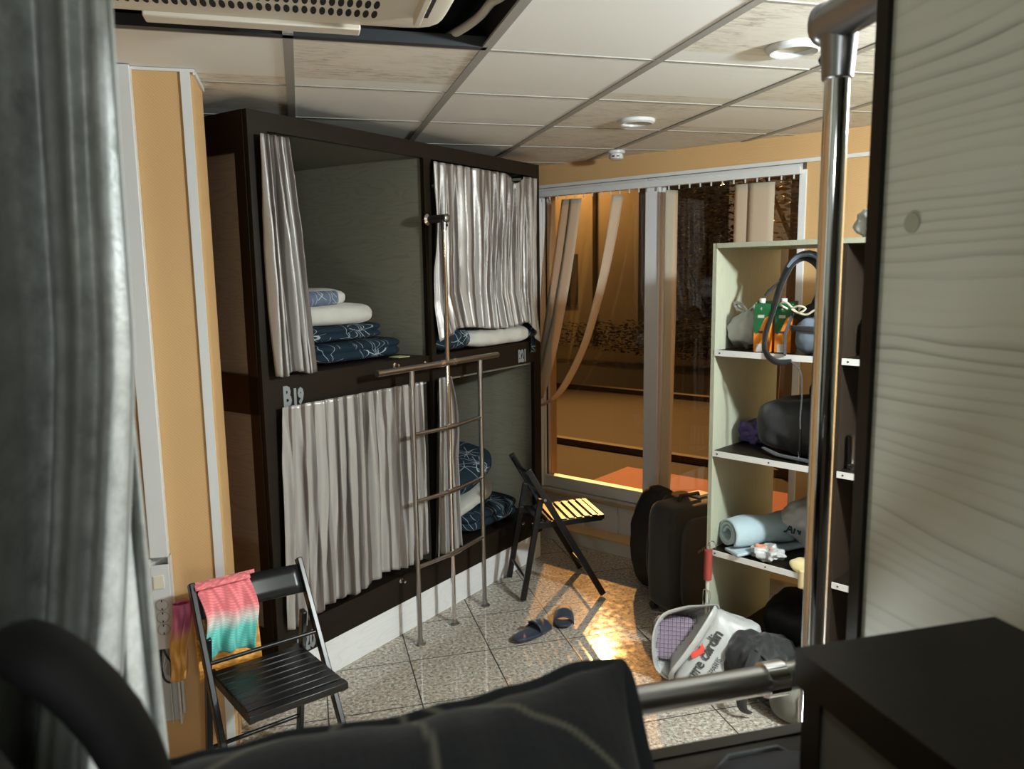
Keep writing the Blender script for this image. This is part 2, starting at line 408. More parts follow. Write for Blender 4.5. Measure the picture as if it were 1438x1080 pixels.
# torn corrugated edge strip under the frame
m = mat('cardboard', (.55, .42, .24), .85); t = NT(m); v = t.coords('Object', (60, 60, 60)); t.color(t.mix(t.noise(v, 1.5, 3, .7), (.66, .52, .32), (.30, .2, .1))); M['cardboard'] = m
b = MB()
pts = []
for i in range(90):
    s = -3.35 + i * .0095 * 1.05; h = .012 + .006 * noise.noise(Vector((s * 9, 0, 0)))
    b.box(s, s + .0085, -.03, -.002, .292 - h * .4, .292 + h, WIN)
o = b.build('cardboard_strip', 'cardboard', smooth=False)
tag(o, 'torn corrugated cardboard strip under the left window frame', 'cardboard')
# pale cover rail between wall and blind
b = MB(); b.box(-3.42, .6, -.02, -.001, 2.435, 2.455, WIN)
struct('trim_8', b, 'white_plastic', smooth=False)
# ------------------------------------------------------------------ vertical blind
vb = thing('vertical_blind', 'remains of a cream vertical blind hanging at the tall window', 'blind')
vb.matrix_world = WIN
b = MB(); b.box(-3.335, -1.515, -.055, -.012, 2.372, 2.412)
b.build('head_rail', 'white_plastic', vb, bevel=.003)
for i in range(26):
    s = -3.28 + i * .069
    h = MB(); h.box(s - .003, s + .003, -.037, -.030, 2.350, 2.374); h.build('carrier_hook', 'white_plastic', vb, smooth=False)
m = mat('blind_fabric', (.56, .52, .42), .8); M['blind_fabric'] = m
_t = NT(m); _tl = _t.n('ShaderNodeBsdfTranslucent'); _tl.inputs[0].default_value = (.62, .52, .34, 1); _mx = _t.n('ShaderNodeMixShader'); _mx.inputs[0].default_value = .38
_t.l(_t.b.outputs[0], _mx.inputs[1]); _t.l(_tl.outputs[0], _mx.inputs[2]); _t.l(_mx.outputs[0], m.node_tree.nodes['Material Output'].inputs[0])
def slat(path, w0, tw, name='slat'):
    # path: list of (s, y, z); tw: list of twist angle (deg) of the band about its run
    b = MB()
    K = 40
    def at(u):
        x = u * (len(path) - 1); i = min(int(x), len(path) - 2); f = x - i
        P = [Vector(path[max(0, min(len(path) - 1, i + q))]) for q in (-1, 0, 1, 2)]
        p = .5 * ((2 * P[1]) + (-P[0] + P[2]) * f + (2 * P[0] - 5 * P[1] + 4 * P[2] - P[3]) * f * f + (-P[0] + 3 * P[1] - 3 * P[2] + P[3]) * f ** 3)
        return p, tw[i] * (1 - f) + tw[i + 1] * f
    def fn(u, v):
        p, a = at(v); w = w0 * (u - .5)
        return (p.x + w * math.cos(R(a)), p.y + w * math.sin(R(a)) - .01 * math.cos((u - .5) * 3) * .3, p.z)
    b.grid(5, K, fn)
    return b.build(name, 'blind_fabric', vb, solid=.0012)
slat([(-3.06, -.04, 2.345), (-3.13, -.045, 1.95), (-3.21, -.05, 1.5), (-3.30, -.05, 1.05), (-3.335, -.04, .97)], .085, [8, 8, 12, 35, 70])
slat([(-2.995, -.036, 2.345), (-3.06, -.04, 1.95), (-3.155, -.045, 1.5), (-3.27, -.05, 1.1), (-3.335, -.045, .98)], .085, [12, 12, 18, 40, 75])
slat([(-2.668, -.04, 2.345), (-2.72, -.045, 2.05), (-2.80, -.05, 1.72), (-2.92, -.06, 1.36), (-3.10, -.06, 1.06), (-3.27, -.05, .935), (-3.335, -.045, .915)], .075, [50, 62, 74, 80, 74, 80, 82])
slat([(-2.292, -.036, 2.345), (-2.295, -.036, 1.5), (-2.315, -.036, .45)], .085, [58, 58, 58])
slat([(-1.845, -.036, 2.345), (-1.85, -.036, 1.5), (-1.85, -.036, .45)], .088, [6, 6, 6])
slat([(-1.735, -.034, 2.345), (-1.742, -.034, 1.5), (-1.745, -.034, .45)], .15, [4, 4, 4])
# ------------------------------------------------------------------ capsule bunk
def capsule_bunk(label, mat_side, ft=.024):
    t = thing('capsule_bunk', label, 'bunk bed')
    W, H, D = 2.141, 2.52, 2.02
    posts = [(0, .095), (1.055, 1.115), (2.062, 2.141)]
    b = MB()
    for a, c in posts: b.box(a, c, 0, ft, .175, H)
    for (a, c) in ((.095, 1.055), (1.115, 2.062)):
        b.box(a, c, 0, ft, 2.445, H); b.box(a, c, 0, ft, 1.305, 1.44); b.box(a, c, 0, ft, .175, .32)
    b.build('front_frame', 'wenge', t, smooth=False)
    b = MB(); b.box(.02, 2.13, .008, ft, 0.001, .175); b.build('kick_board', 'kick', t, smooth=False)
    for x0, x1 in ((.015, .031), (1.06, 1.11), (2.105, 2.121)):
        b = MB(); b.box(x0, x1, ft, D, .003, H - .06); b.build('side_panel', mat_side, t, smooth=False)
    # dark framing on the outer sides, standing a little proud
    for x0, x1 in ((-.004, .015), (2.121, 2.145)):
        b = MB()
        for z0, z1 in ((2.36, H), (1.285, 1.45), (.003, .32)): b.box(x0, x1, ft, D, z0, z1)
        b.box(x0, x1, ft, .085, .32, 2.36); b.box(x0, x1, D - .06, D, .003, H)
        b.build('side_frame', 'wenge', t, smooth=False)
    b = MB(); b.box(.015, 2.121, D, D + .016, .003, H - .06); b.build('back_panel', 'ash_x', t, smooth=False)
    for z0, z1, nm, mm in ((.285, .31, 'lower_deck', 'wenge'), (1.385, 1.438, 'upper_deck', 'wenge'), (2.46, 2.478, 'top_panel', 'ash_x')):
        b = MB(); b.box(.031, 2.105, ft, D, z0, z1); b.build(nm, mm, t, smooth=False)
    b = MB()
    b.box(.031, 2.105, ft, D, 1.29, 1.306); b.build('lower_ceiling', 'ash_x', t, smooth=False)
    return t
bunk = capsule_bunk('two-storey dark brown capsule bunk marked B19 against the far left', 'ash_y')
bunk.matrix_world = BUNK
own = capsule_bunk('near capsule bunk the view looks out of, pale wood end panel at right', 'ash_bed', .014)
own.matrix_world = frame((1.592, .585, 0), 180)
for x, z in ((1.048, 1.738), (1.048, 1.896)): pass
b = MB(); b.lathe([(0, .0012), (.008, .001), (.0085, 0)], Matrix.Translation((1.1102, .048, 1.896)) @ Matrix.Rotation(R(90), 4, 'Y'), 20)
b.build('screw_cap', mat('cap', (.34, .35, .27), .5), own)
for x, z in ((.79, 1.415), (1.02, 1.40), (.78, .30), (1.88, .30)):
    b = MB(); b.lathe([(.014, 0), (.014, .004), (.006, .006), (.006, .02), (.010, .024), (.008, .032), (0, .034)], Matrix.Translation((x, 0, z)) @ Matrix.Rotation(R(90), 4, 'X'), 12); b.build('mounting_bolt', 'chrome', bunk)
# number lettering
def text_mesh(s, size, xs=1., offset=0., res=2):
    cu = bpy.data.curves.new('lettering', 'FONT'); cu.body = s; cu.size = size; cu.offset = offset; cu.extrude = .0004; cu.resolution_u = res
    cu.align_x = 'LEFT'
    o = bpy.data.objects.new('lettering', cu); col.objects.link(o)
    dg = bpy.context.evaluated_depsgraph_get(); me = bpy.data.meshes.new_from_object(o.evaluated_get(dg))
    bpy.data.objects.remove(o, do_unlink=True)
    for v in me.vertices: v.co.x *= xs
    return me
def lettering(s, size, m, parent, mx, name='lettering', xs=.8, offset=0., fn=None):
    me = text_mesh(s, size, xs, offset); me.materials.clear(); me.materials.append(M[m])
    if fn:
        bm = bmesh.new(); bm.from_mesh(me)
        bmesh.ops.subdivide_edges(bm, edges=bm.edges[:], cuts=1); bm.to_mesh(me); bm.free()
        for v in me.vertices: v.co = Vector(fn(mx @ v.co))
        mx = Matrix.Identity(4)
    o = bpy.data.objects.new(name, me); col.objects.link(o); o.parent = parent; o.matrix_local = mx; return o
FX = Matrix.Rotation(R(90), 4, 'X')
def numm(s, x, z, size, xs):
    lettering(s, size, 'decal', bunk, Matrix.Translation((x, -.0008, z)) @ FX, 'berth_number', xs, .0055)
numm('B', .10, 1.312, .118, .66); numm('19', .150, 1.314, .092, .66)
numm('B21', 1.885, 1.322, .10, .58); numm('B20', .10, .19, .11, .62)
# ------------------------------------------------------------------ curtains
def curtain(name, label, cat_group, parent_mx, xt, xb, ztop, zbot, folds, amp, y0=.035, nx=180, nz=60, seed=0, lean=0., material='satin', parent=None, extra=None, uvs=1., header=True, ypull=None):
    b = MB()
    rnd = random.Random(seed); ph = [rnd.uniform(0, 6.28) for _ in range(6)]
    def fold(u, v):
        w = u + .012 * math.sin(5 * v + ph[0]) + .02 * math.sin(2.2 * v + 9 * u + ph[3])
        f = .55 * math.sin(2 * math.pi * folds * w + ph[1]) + .3 * math.sin(2 * math.pi * folds * .57 * w + ph[2] + 1.3 * v) + .22 * math.sin(2 * math.pi * folds * 1.9 * w + ph[4] - v)
        return f
    def fn(u, v):   # v=0 top
        x0 = xt[0] * (1 - v) + xb[0] * v; x1 = xt[1] * (1 - v) + xb[1] * v
        zb = zbot(u) if callable(zbot) else zbot
        zt = ztop(u) if callable(ztop) else ztop
        f = fold(u, v); a = amp * (.45 + .55 * min(1, v * 3)) 
        x = x0 + (x1 - x0) * u + .25 * a * math.cos(2 * math.pi * folds * u + ph[1])
        y = y0 + a * f + .004 * noise.noise(Vector((u * 14, v * 9, seed)))
        z = zt + (zb - zt) * v
        p = (x, y, z)
        return extra(p, u, v) if extra else p
    b.grid(nx, nz, fn)
    b.uv = [(q[0] * uvs, q[1]) for q in b.uv]
    o = b.build(name, material, None, solid=.0015, auto=0)
    o.matrix_world = parent_mx
    tag(o, label, 'curtain', cat_group)
    return o
# upper left, bunched to the left post
def ex1(p, u, v):
    x, y, z = p
    mid = math.sin(math.pi * min(1, v)) * .012 * (u)
    return (x + mid, y, z)
curtain('bunk_curtain', 'silver satin curtain gathered to the left post of the open upper berth', None, BUNK, (.035, .165), (.045, .25), 2.425, lambda u: 1.452 - .01 * math.sin(9 * u), 4.2, .030, y0=-.035, nx=90, nz=60, seed=3, uvs=.55)
def ex2(p, u, v):
    x, y, z = p
    if v > .78: # gathered over the bedding, pushed out
        k = (v - .78) / .22; y -= .03 * k; x += .02 * k * math.sin(u * 12)
    if v < .1 and .68 < u < .86: z -= .045 * (1 - v / .1) * math.sin((u - .68) / .18 * math.pi)
    return (x, y, z)
curtain('bunk_curtain', 'silver-taupe satin curtain closed across the upper right berth', None, BUNK, (1.095, 2.065), (1.095, 2.055), 2.43,
        lambda u: 1.56 + .014 * math.sin(8 * u) - (.14 * max(0, (u - .88) / .12)) - .05 * max(0, 1 - u / .12), 13, .020, y0=-.030, nx=260, nz=70, seed=5, extra=ex2, uvs=1.)
curtain('bunk_curtain', 'long silver-taupe satin curtain closed across the lower left berth under B19', None, BUNK, (.065, .965), (.040, .975), 1.315,
        lambda u: .335 + .05 * min(1, u * 1.6) - .012 * math.sin(17 * u) , 14, .020, y0=-.032, nx=280, nz=60, seed=11, uvs=1.)
def ex3(p, u, v):
    x, y, z = p
    w = .5 + .5 * math.cos(min(1, v / .5) * math.pi)  # bulges right above, straight below
    x += .03 * u * math.sin(math.pi * min(1, v * 2.2)) * (1 if v < .45 else .3)
    return (x, y, z)
curtain('bunk_curtain', 'narrow silver satin curtain bunched beside the ladder at the lower right berth', None, BUNK, (1.085, 1.19), (1.03, 1.255), 1.318, lambda u: .345 + .01 * math.sin(9 * u), 4, .026, y0=-.032, nx=90, nz=60, seed=14, extra=ex3, uvs=.5)
# foreground curtain of the near bunk (world coordinates)
def near_curtain():
    b = MB(); rnd = random.Random(2)
    def fn(u, v):
        z = 2.43 + (1.43 - 2.43) * v
        # right edge from the photo: recedes to the left in its lower part
        k = max(0, (v - .60) / .40)
        xe = -.083 - .022 * v - .045 * k ** 1.3
        x = -.48 + (xe + .48) * u
        y = .512 + .020 * math.sin(2 * math.pi * (5.6 * u + .45 * v) + .6) + .011 * math.sin(2 * math.pi * 10.5 * u + 3 * v) + .004 * math.sin(2 * math.pi * 23 * u + 4 * v) - .012 * v + .002 * noise.noise(Vector((u * 12, v * 9, 0)))
        return (x, y, z)
    b.grid(220, 80, fn)
    o = b.build('near_curtain', 'satin_near', None, solid=.0015, auto=0)
    tag(o, 'grey satin curtain filling the left edge of the picture, close to the viewer', 'curtain')
    # hem seam with piping along its edge
    p = MB(); p.tube([fn(1, i / 60) for i in range(61)], .0016, 6)
    p.build('hem_piping', mat('piping', (.42, .43, .40), .6), o)
    # folded-back leaf behind it, flaring right at the foot
    b = MB()
    def fn2(u, v):
        z = 1.88 + (1.43 - 1.88) * v
        x0 = -.125 - .04 * v; x1 = -.1085 + .002 * v
        x = x0 + (x1 - x0) * u
        y = .535 + .012 * v + .018 * v * math.sin(2 * math.pi * (1.05 * u + .1)) + .004 * math.sin(18 * u)
        return (x, y, z)
    b.grid(60, 50, fn2); b.uv = [(q[0] * .2, q[1]) for q in b.uv]
    b.build('folded_leaf', 'satin_near', o, solid=.0015, auto=0)
near_curtain()
# ------------------------------------------------------------------ ladder
def ladder(label, zj=2.137):
    t = thing('bunk_ladder', label, 'ladder')
    # local: x along bunk front (0 = centre upright), y outward negative towards the bunk, z up
    for x in (-.275, 0, .275):
        zt = 1.40 if x else zj - .03
        u = MB(); u.tube([(x, 0, .003), (x, 0, zt)], .0125, 16)
        up = u.build('upright', 'steel' if x else 'chrome', t)
        f = MB(); f.lathe([(.030, .001), (.030, .005), (.018, .012), (.015, .03), (0.0125, .03)], Matrix.Translation((x, 0, 0)), 20)
        f.build('floor_flange', 'steel', up)
        if x:
            k = MB(); k.tube([(x, 0, 1.32), (x, 0, 1.40)], .016, 14); k.build('clamp', 'steel', up)
    c = MB(); c.tube([(-.51, 0, 1.412), (.44, 0, 1.412)], .0155, 18); cb = c.build('crossbar', 'steel', t)
    for x in (-.05, .05):
        k = MB(); k.tube([(x - .012, 0, 1.412), (x + .012, 0, 1.412)], .019, 18); k.build('collar', 'chrome', cb)
    for z in (1.085, .745, .405):
        r = MB(); pts = [(-.275, 0, z), (-.14, -.006, z - .004), (-.03, -.014, z - .006), (.03, -.014, z - .006), (.14, -.006, z - .004), (.275, 0, z)]
        r.tube(pts, .010, 12); rr = r.build('rung', 'steel', t)
        k = MB(); k.tube([(-.045, -.013, z - .005), (.045, -.013, z - .005)], .014, 12); k.build('rung_clamp', 'steel', rr)
    b = MB(); b.tube([(0, 0, zj - .058), (0, 0, zj - .005)], [.0150, .0185], 16)
    b.tube([(0, -.018, zj), (0.015, .10, zj)], .0205, 18)
    k = b.build('elbow', 'gunmetal', t, bevel=.002)
    g = MB(); g.blob((.044, .026, .044), 6, 2.3, mx=T(0, -.018, zj)); g.build('end_cap', 'gunmetal', k)
    g = MB(); g.lathe([(0, .004), (.005, .004), (.007, .001), (.007, 0)], T(.002, -.0185, zj - .034, rx=90), 6); g.build('screw', 'black_plastic', k)
    g = MB(); g.tube([(.015, .10, zj), (.016, .118, zj)], .013, 14); g.lathe([(.030, 0), (.030, .005), (.018, .014), (.013, .018)], T(.016, .1195, zj, rx=90), 18)
    g.build('wall_flange', 'chrome', t)
    return t
lad = ladder('chrome ladder standing in front of the B19 bunk')
LM = BUNK @ Matrix.Translation((1.034, -.14, 0))
lad.matrix_world = LM
lad2 = ladder('near chrome ladder rail, its pole and crossbar right beside the viewer', 2.106)
lad2.matrix_world = frame((.532, .705, 0), 180)
# clamp pieces holding the crossbar on the near bunk
# ------------------------------------------------------------------ printed bedding
def burst_print(name, base, line, scale=6.5, w=.0026, patch=None):
    m = mat(name, base, .85); t = NT(m); M[name] = m
    v = t.coords('Object'); s = t.n('ShaderNodeSeparateXYZ'); t.l(v, s.inputs[0])
    cb = t.n('ShaderNodeCombineXYZ')
    t.l(t.math('ADD', s.outputs[0], t.math('MULTIPLY', s.outputs[1], .25)), cb.inputs[0]); t.l(t.math('SUBTRACT', t.math('MULTIPLY', s.outputs[1], .9), s.outputs[2]), cb.inputs[1])
    masks = []
    for k, (sc, rays, off) in enumerate(((scale, 3.5, 0.), (scale * .8, 2.5, 3.3))):
        mp = t.n('ShaderNodeMapping'); mp.inputs['Location'].default_value = (off, off * .7, 0); t.l(cb.outputs[0], mp.inputs['Vector'])
        vo = t.n('ShaderNodeTexVoronoi', voronoi_dimensions='2D'); vo.inputs['Scale'].default_value = sc; t.l(mp.outputs[0], vo.inputs['Vector'])
        sub = t.n('ShaderNodeVectorMath', operation='SUBTRACT'); t.l(mp.outputs[0], sub.inputs[0]); t.l(vo.outputs['Position'], sub.inputs[1])
        ds = t.n('ShaderNodeSeparateXYZ'); t.l(sub.outputs[0], ds.inputs[0]); ln = t.n('ShaderNodeVectorMath', operation='LENGTH'); t.l(sub.outputs[0], ln.inputs[0])
        cs = t.n('ShaderNodeSeparateXYZ'); t.l(vo.outputs['Color'], cs.inputs[0])
        a = t.math('ADD', t.math('MULTIPLY', t.math('ARCTAN2', ds.outputs[1], ds.outputs[0]), rays), t.math('MULTIPLY', cs.outputs[0], 6.0))
        d = t.math('MULTIPLY', t.math('ABSOLUTE', t.math('SINE', a)), t.math('DIVIDE', ln.outputs['Value'], rays))
        masks.append(t.math('MULTIPLY', t.math('LESS_THAN', d, w * .5), t.math('LESS_THAN', ln.outputs['Value'], t.math('ADD', .05, t.math('MULTIPLY', cs.outputs[1], .08)))))
    f = t.math('MAXIMUM', masks[0], masks[1])
    c = t.mix(f, base, line)
    if patch:
        g = t.math('MULTIPLY', t.math('LESS_THAN', s.outputs[0], patch[0]), t.math('LESS_THAN', s.outputs[2], patch[1])); c = t.mix(g, patch[2], c)
    t.color(c); t.bump(t.noise(v, 70, 3, .6), .25, .003); t.b.inputs['Specular IOR Level'].default_value = .2
burst_print('navy_print', (.0085, .021, .034), (.33, .37, .40))
burst_print('mixed_print', (.10, .13, .19), (.42, .44, .46), patch=(.12, .035, (.55, .545, .50)))
NAVY = np.array((.0085, .021, .034)); LINE = np.array((.30, .34, .37))
def layered(nl, amp, h):  # rounded fold layers on the side of a folded quilt
    def fn(q):
        z = q.z / h + .5
        k = 1 + amp * abs(math.sin(z * math.pi * nl)) - amp
        return (q.x * k, q.y * k, q.z)
    return fn
def bed(name, label, cat, size, loc, rz, m='navy_print', paint=None, n=30, e=5, nz=.006, nscale=9, seed=0, fn=None, group=None, tilt=(0, 0), base=None):
    b = MB(); b.blob(size, n, e, fn, None, nz, nscale, seed)
    o = b.build(name, m, paint=paint, auto=0)
    o.matrix_world = (base or BUNK) @ T(loc[0], loc[1], loc[2], rz, tilt[0], tilt[1]); tag(o, label, cat, group); return o
def puff(q, s=1.): 
    return q
bed('folded_duvet', 'navy folded duvet with white star lines, bottom of the upper left stack', 'duvet', (.66, .50, .105), (.70, .36, 1.492), 0, fn=layered(2, .05, .105), seed=1)
bed('folded_duvet', 'navy folded duvet with white lines, second from the bottom in the upper left stack', 'duvet', (.58, .44, .085), (.62, .35, 1.585), 2, fn=layered(2, .06, .085), seed=2)
bed('white_blanket', 'white quilted blanket folded on the navy duvets', 'blanket', (.56, .42, .11), (.55, .34, 1.675), -3, m='white_cotton', fn=layered(1, .1, .11), seed=3, nz=.014, n=30)
bed('bed_pillow', 'white and grey-blue patterned pillow on top of the upper left stack', 'pillow', (.50, .34, .10), (.46, .32, 1.755), 4, m='mixed_print', seed=4, e=3, nz=.01)
o = MB().box(.90, .985, .07, .14, 1.4385, 1.441).build('paper_note', mat('note', (.60, .62, .30), .7), smooth=False)
o.matrix_world = BUNK; tag(o, 'small yellow paper note beside the navy duvets', 'paper')
# upper right berth
bed('bed_pillow', 'navy patterned pillow end sticking out under the upper right curtain by the ladder pole', 'pillow', (.34, .40, .13), (1.30, .19, 1.505), 0, seed=6, e=3.2, nz=.01)
bed('white_blanket', 'white blanket lying along the edge of the upper right berth', 'blanket', (.66, .50, .115), (1.70, .19, 1.498), 0, m='white_cotton', seed=7, n=34, nz=.016, e=3.5)
bed('navy_sheet', 'navy sheet corner hanging over the upper right berth edge past the white blanket', 'sheet', (.24, .30, .07), (1.955, .12, 1.515), 0, seed=8, e=3,
    fn=lambda q: (q.x, q.y, q.z - .25 * max(0, -q.y - .05)))
b = MB(); b.grid(12, 24, lambda u, v: (2.005 + .05 * u, -.012 - .006 * math.sin(u * 6 + v * 3), 1.53 - .16 * v))
o = b.build('hanging_cloth', 'navy_print', solid=.004); o.matrix_world = BUNK
tag(o, 'navy strip of cloth hanging down beside the upper right berth number', 'cloth')
# lower right berth
bed('folded_duvet', 'navy folded duvet lying at the bottom of the lower right berth', 'duvet', (.58, .52, .13), (1.74, .33, .378), 0, seed=11, fn=layered(2, .05, .13))
bed('white_blanket', 'white blanket folded between navy bedding in the lower right berth', 'blanket', (.50, .42, .085), (1.60, .33, .485), -4, m='white_cotton', seed=12, n=26, nz=.012, e=3.5, tilt=(0, -14))
bed('bed_pillow', 'navy pillow with white starburst lines leaning on the lower right stack', 'pillow', (.52, .40, .16), (1.66, .35, .655), 0, seed=13, e=2.8, tilt=(12, -17))
# near pillow: stands against the front lip, face to the viewer
near_lines = [[(-.02, .08), (.043, .145), (.055, .155), (.075, .162), (.097, .170), (.11, .19)],
              [(.135, .19), (.14, .164), (.145, .152), (.147, .136), (.146, .125), (.14, .0)],
              [(.15, .18), (.172, .166), (.197, .156), (.203, .148), (.222, .137), (.242, .116), (.252, .10), (.262, .04)]]
def near_paint(P, uv):
    base = np.array((.006, .0085, .013)); line = np.array((.15, .14, .11)); q = P[:, :2]; d = np.full(len(q), 9.)
    for pl in near_lines:
        for (x0, y0), (x1, y1) in zip(pl, pl[1:]):
            e = np.array((x1 - x0, y1 - y0)); r = q - (x0, y0); tt = np.clip(r @ e / (e @ e), 0, 1)
            d = np.minimum(d, np.linalg.norm(r - tt[:, None] * e, axis=1))
    a = np.clip((.0026 - d) / .0016, 0, 1)[:, None]
    g = (1 + .22 * np.sin(P[:, 0] * 900 + 3 * np.sin(P[:, 1] * 60)))[:, None]
    return base * g * (1 - a) + line * a
def pil(q):
    x, y, z = q; X, Y = x / .27, y / .18
    aX, aY = min(1, abs(X)), min(1, abs(Y))
    k = 1 - .05 * (1 - aY ** 2) ; k2 = 1 - .035 * (1 - aX ** 2)
    th = (1 - aX ** 3) ** .55 * (1 - aY ** 3) ** .55 + .06
    wr = .004 * noise.noise(Vector((x * 14, y * 14, 2))) + .0025 * noise.noise(Vector((x * 40, y * 12, 2)))
    ear = (aX * aY) ** 8
    return (x * (k + .03 * ear) + .3 * wr, y * (k2 + .05 * ear) + wr - (.012 * (1 - max(0, X)) if Y > 0 else 0) * aY ** 2, z * th + wr)
b = MB(); b.blob((.56, .38, .12), 190, 16, pil, None)
o = b.build('near_pillow', 'print_cotton', paint=near_paint, auto=0)
o.matrix_world = T(-.094, .262, 1.526, 0, 28, 0); tag(o, 'dark navy pillow with thin pale lines in the near foreground', 'pillow')
# near bedside box
t = thing('bedside_box', 'dark wood-topped box shelf in the lower right corner of the near bunk', 'shelf box')
b = MB(); b.box(.298, .458, -.25, .412, 1.592, 1.617); b.build('top_board', 'wenge', t, smooth=False)
b = MB(); b.box(.305, .318, -.25, .392, 1.441, 1.592); b.build('side_board', mat('grey_board', (.12, .12, .105), .5), t, smooth=False)
b = MB(); b.box(.303, .458, .392, .410, 1.441, 1.592); b.build('front_board', 'wenge_z', t, smooth=False)
# black bag at lower left of the near bunk
t = thing('black_backpack', 'black fabric bag in deep shade at the bottom left corner', 'bag')
b = MB(); b.blob((.26, .26, .27), 16, 2.6, None, T(-.215, .23, 1.645, 20), .02, 7, 3); b.build('body', 'black_nylon', t)
b = MB(); b.tube([(-.20, .36, 1.64), (-.14, .36, 1.70), (-.108, .34, 1.705), (-.078, .33, 1.665), (-.066, .32, 1.59), (-.08, .30, 1.50)], [.012, .014, .014, .013, .012, .012], 10, flat=.5)
b.build('strap', 'black_nylon', t)
# small navy pouch near the lip
t = thing('navy_pouch', 'small navy pouch with a light edge at the bottom centre-right', 'pouch')
b = MB(); b.blob((.10, .08, .035), 12, 3.5, None, T(.338, .478, 1.457), 0); b.build('body', mat('pouch', (.02, .03, .06), .5), t)
b = MB(); b.tube([(.300, .512, 1.462), (.315, .517, 1.470), (.36, .517, 1.470), (.375, .512, 1.462)], .002, 6); b.build('edge_trim', mat('pouch_edge', (.2, .22, .24), .5), t)
# ------------------------------------------------------------------ folding chairs
def chair(label, loc, rz):
    t = thing('folding_chair', label, 'chair', loc, rz)
    for y in (-.2, .2):
        b = MB(); b.bar((-.215, y, .78), (.225, y * 1.06, .012), .021, .036, (1, 0, 0)); b.build('leg', 'black_paint', t, bevel=.004)
        y2 = y * .885
        b = MB(); b.bar((-.135, y2, .60), (-.245, y2, .012), .020, .034, (1, 0, 0)); b.build('leg', 'black_paint', t, bevel=.004)
        b = MB(); b.lathe([(0, .006), (.008, .005), (.009, 0)], T(-.118, y * 1.05, .60, rx=90 if y < 0 else -90), 12); b.build('pivot_bolt', 'steel', t)
    b = MB()
    def bk(u, v):
        y = -.19 + .38 * u; z = .665 + .095 * v
        x = -.150 - (z - .665) * .573 - .018 * math.cos((u - .5) * math.pi)
        return (x, y, z)
    b.grid(16, 4, bk); b.build('backrest', 'black_paint', t, solid=.016, bevel=.003)
    b = MB()
    for y in (-.158, .158): b.bar((-.185, y, .437), (.235, y, .457), .022, .034)
    for i in range(8):
        x = -.150 + i * .0465; z = .452 + (x + .15) * .048
        b.box(x, x + .0335, -.165, .165, z, z + .010)
    b.bar((.232, -.172, .462), (.232, .172, .462), .030, .026)
    b.build('seat', 'black_paint', t, bevel=.0025)
    b = MB(); b.tube([(-.068, -.197, .535), (-.068, .197, .535)], .0075, 10); b.build('stretcher', 'black_paint', t)
    b = MB(); b.tube([(-.225, -.178, .13), (-.225, .178, .13)], .0085, 10); b.build('stretcher', 'black_paint', t)
    b = MB(); b.tube([(.165, -.21, .12), (.165, .21, .12)], .0085, 10); b.build('stretcher', 'black_paint', t)
    return t
ch1 = chair('black slatted folding chair at left with a striped shirt over its back', (-.165, 2.735, 0), -67.3)
ch2 = copy_tree(ch1); ch2['label'] = 'black slatted folding chair by the window, seen from its side'
ch2.location = (1.385, 4.235, 0); ch2.rotation_euler = (0, 0, R(-2))
# shirt over chair 1
PINK = np.array((.72, .17, .19)); TEAL = np.array((.10, .50, .44)); PALE = np.array((.62, .58, .54)); ORA = np.array((.72, .34, .05)); MAG = np.array((.50, .10, .20))
def grad(stops):
    def f(P, uv):
        v = uv[:, 1] + .02 * np.sin(uv[:, 0] * 9)
        s = np.array([q[0] for q in stops]); c = np.array([q[1] for q in stops])
        C = np.stack([np.interp(v, s, c[:, i]) for i in range(3)], 1)
        st = np.sin(uv[:, 1] * 260 + 2.5 * np.sin(uv[:, 0] * 21)) * np.sin(uv[:, 1] * 97 + uv[:, 0] * 7)
        return np.clip(C * (1 + .28 * st)[:, None] + (.10 * np.clip(st, 0, 1))[:, None], 0, 1)
    return f
sh = thing('striped_shirt', 'pink, teal and orange striped knit shirt hung over the left chair back', 'shirt'); sh.matrix_world = ch1.matrix_basis.copy() if False else frame((-.165, 2.735, 0), -67.3)
# local chair frame: seen from the front, local -y is the photo's left
def front(u, v):
    w = .195 * (1 - .10 * v); yy = -.195 + .02 * v + w * u + (.012 * math.sin(v * 5)) 
    z = .772 - .262 * v + .018 * v * math.sin(u * 3.1) - .01 * u
    x = -.168 - max(0, (z - .665)) * .573 + .020 + (.013 * v) * math.sin(u * 13 + 1) + .016 * v * (1 - v) * 4 * .5 + .006 * math.sin(u * 22 + v * 4) * v
    return (x, yy, z)
b = MB(); b.grid(50, 60, front); b.build('front_panel', 'print_knit', sh, solid=.004, auto=0, paint=grad([(0, PINK), (.35, PINK * .95), (.5, PALE), (.66, TEAL * 1.1), (.86, TEAL), (1, TEAL * .8)]))
def over(u, v):
    w = .195; yy = -.195 + w * u; a = v * math.pi
    return (-.205 - .020 * math.cos(math.pi - a) + .006, yy, .762 + .016 * math.sin(a) - .01 * u * 0)
b = MB(); b.grid(20, 12, over); b.build('shoulder_fold', 'print_knit', sh, solid=.004, auto=0, paint=grad([(0, PINK), (1, PINK)]))
def rear(u, v):
    yy = -.20 + .235 * u + .01 * v; z = .77 - .375 * v - .02 * u * v
    x = -.238 + .10 * v * .2 + .012 * math.sin(u * 11 + 2 * v) * v
    return (x - .02 * v, yy, z)
b = MB(); b.grid(40, 50, rear); b.build('rear_panel', 'print_knit', sh, solid=.004, auto=0, paint=grad([(0, PINK), (.3, PINK), (.5, ORA), (1, ORA)]))
def sleeve(u, v):
    a = 2 * math.pi * u; r = .034 * (1 - .2 * v); z = .70 - .30 * v
    return (-.262 + .6 * r * math.cos(a) - .03 * v, -.222 - .028 * v + r * math.sin(a) + .004 * math.sin(9 * v), z)
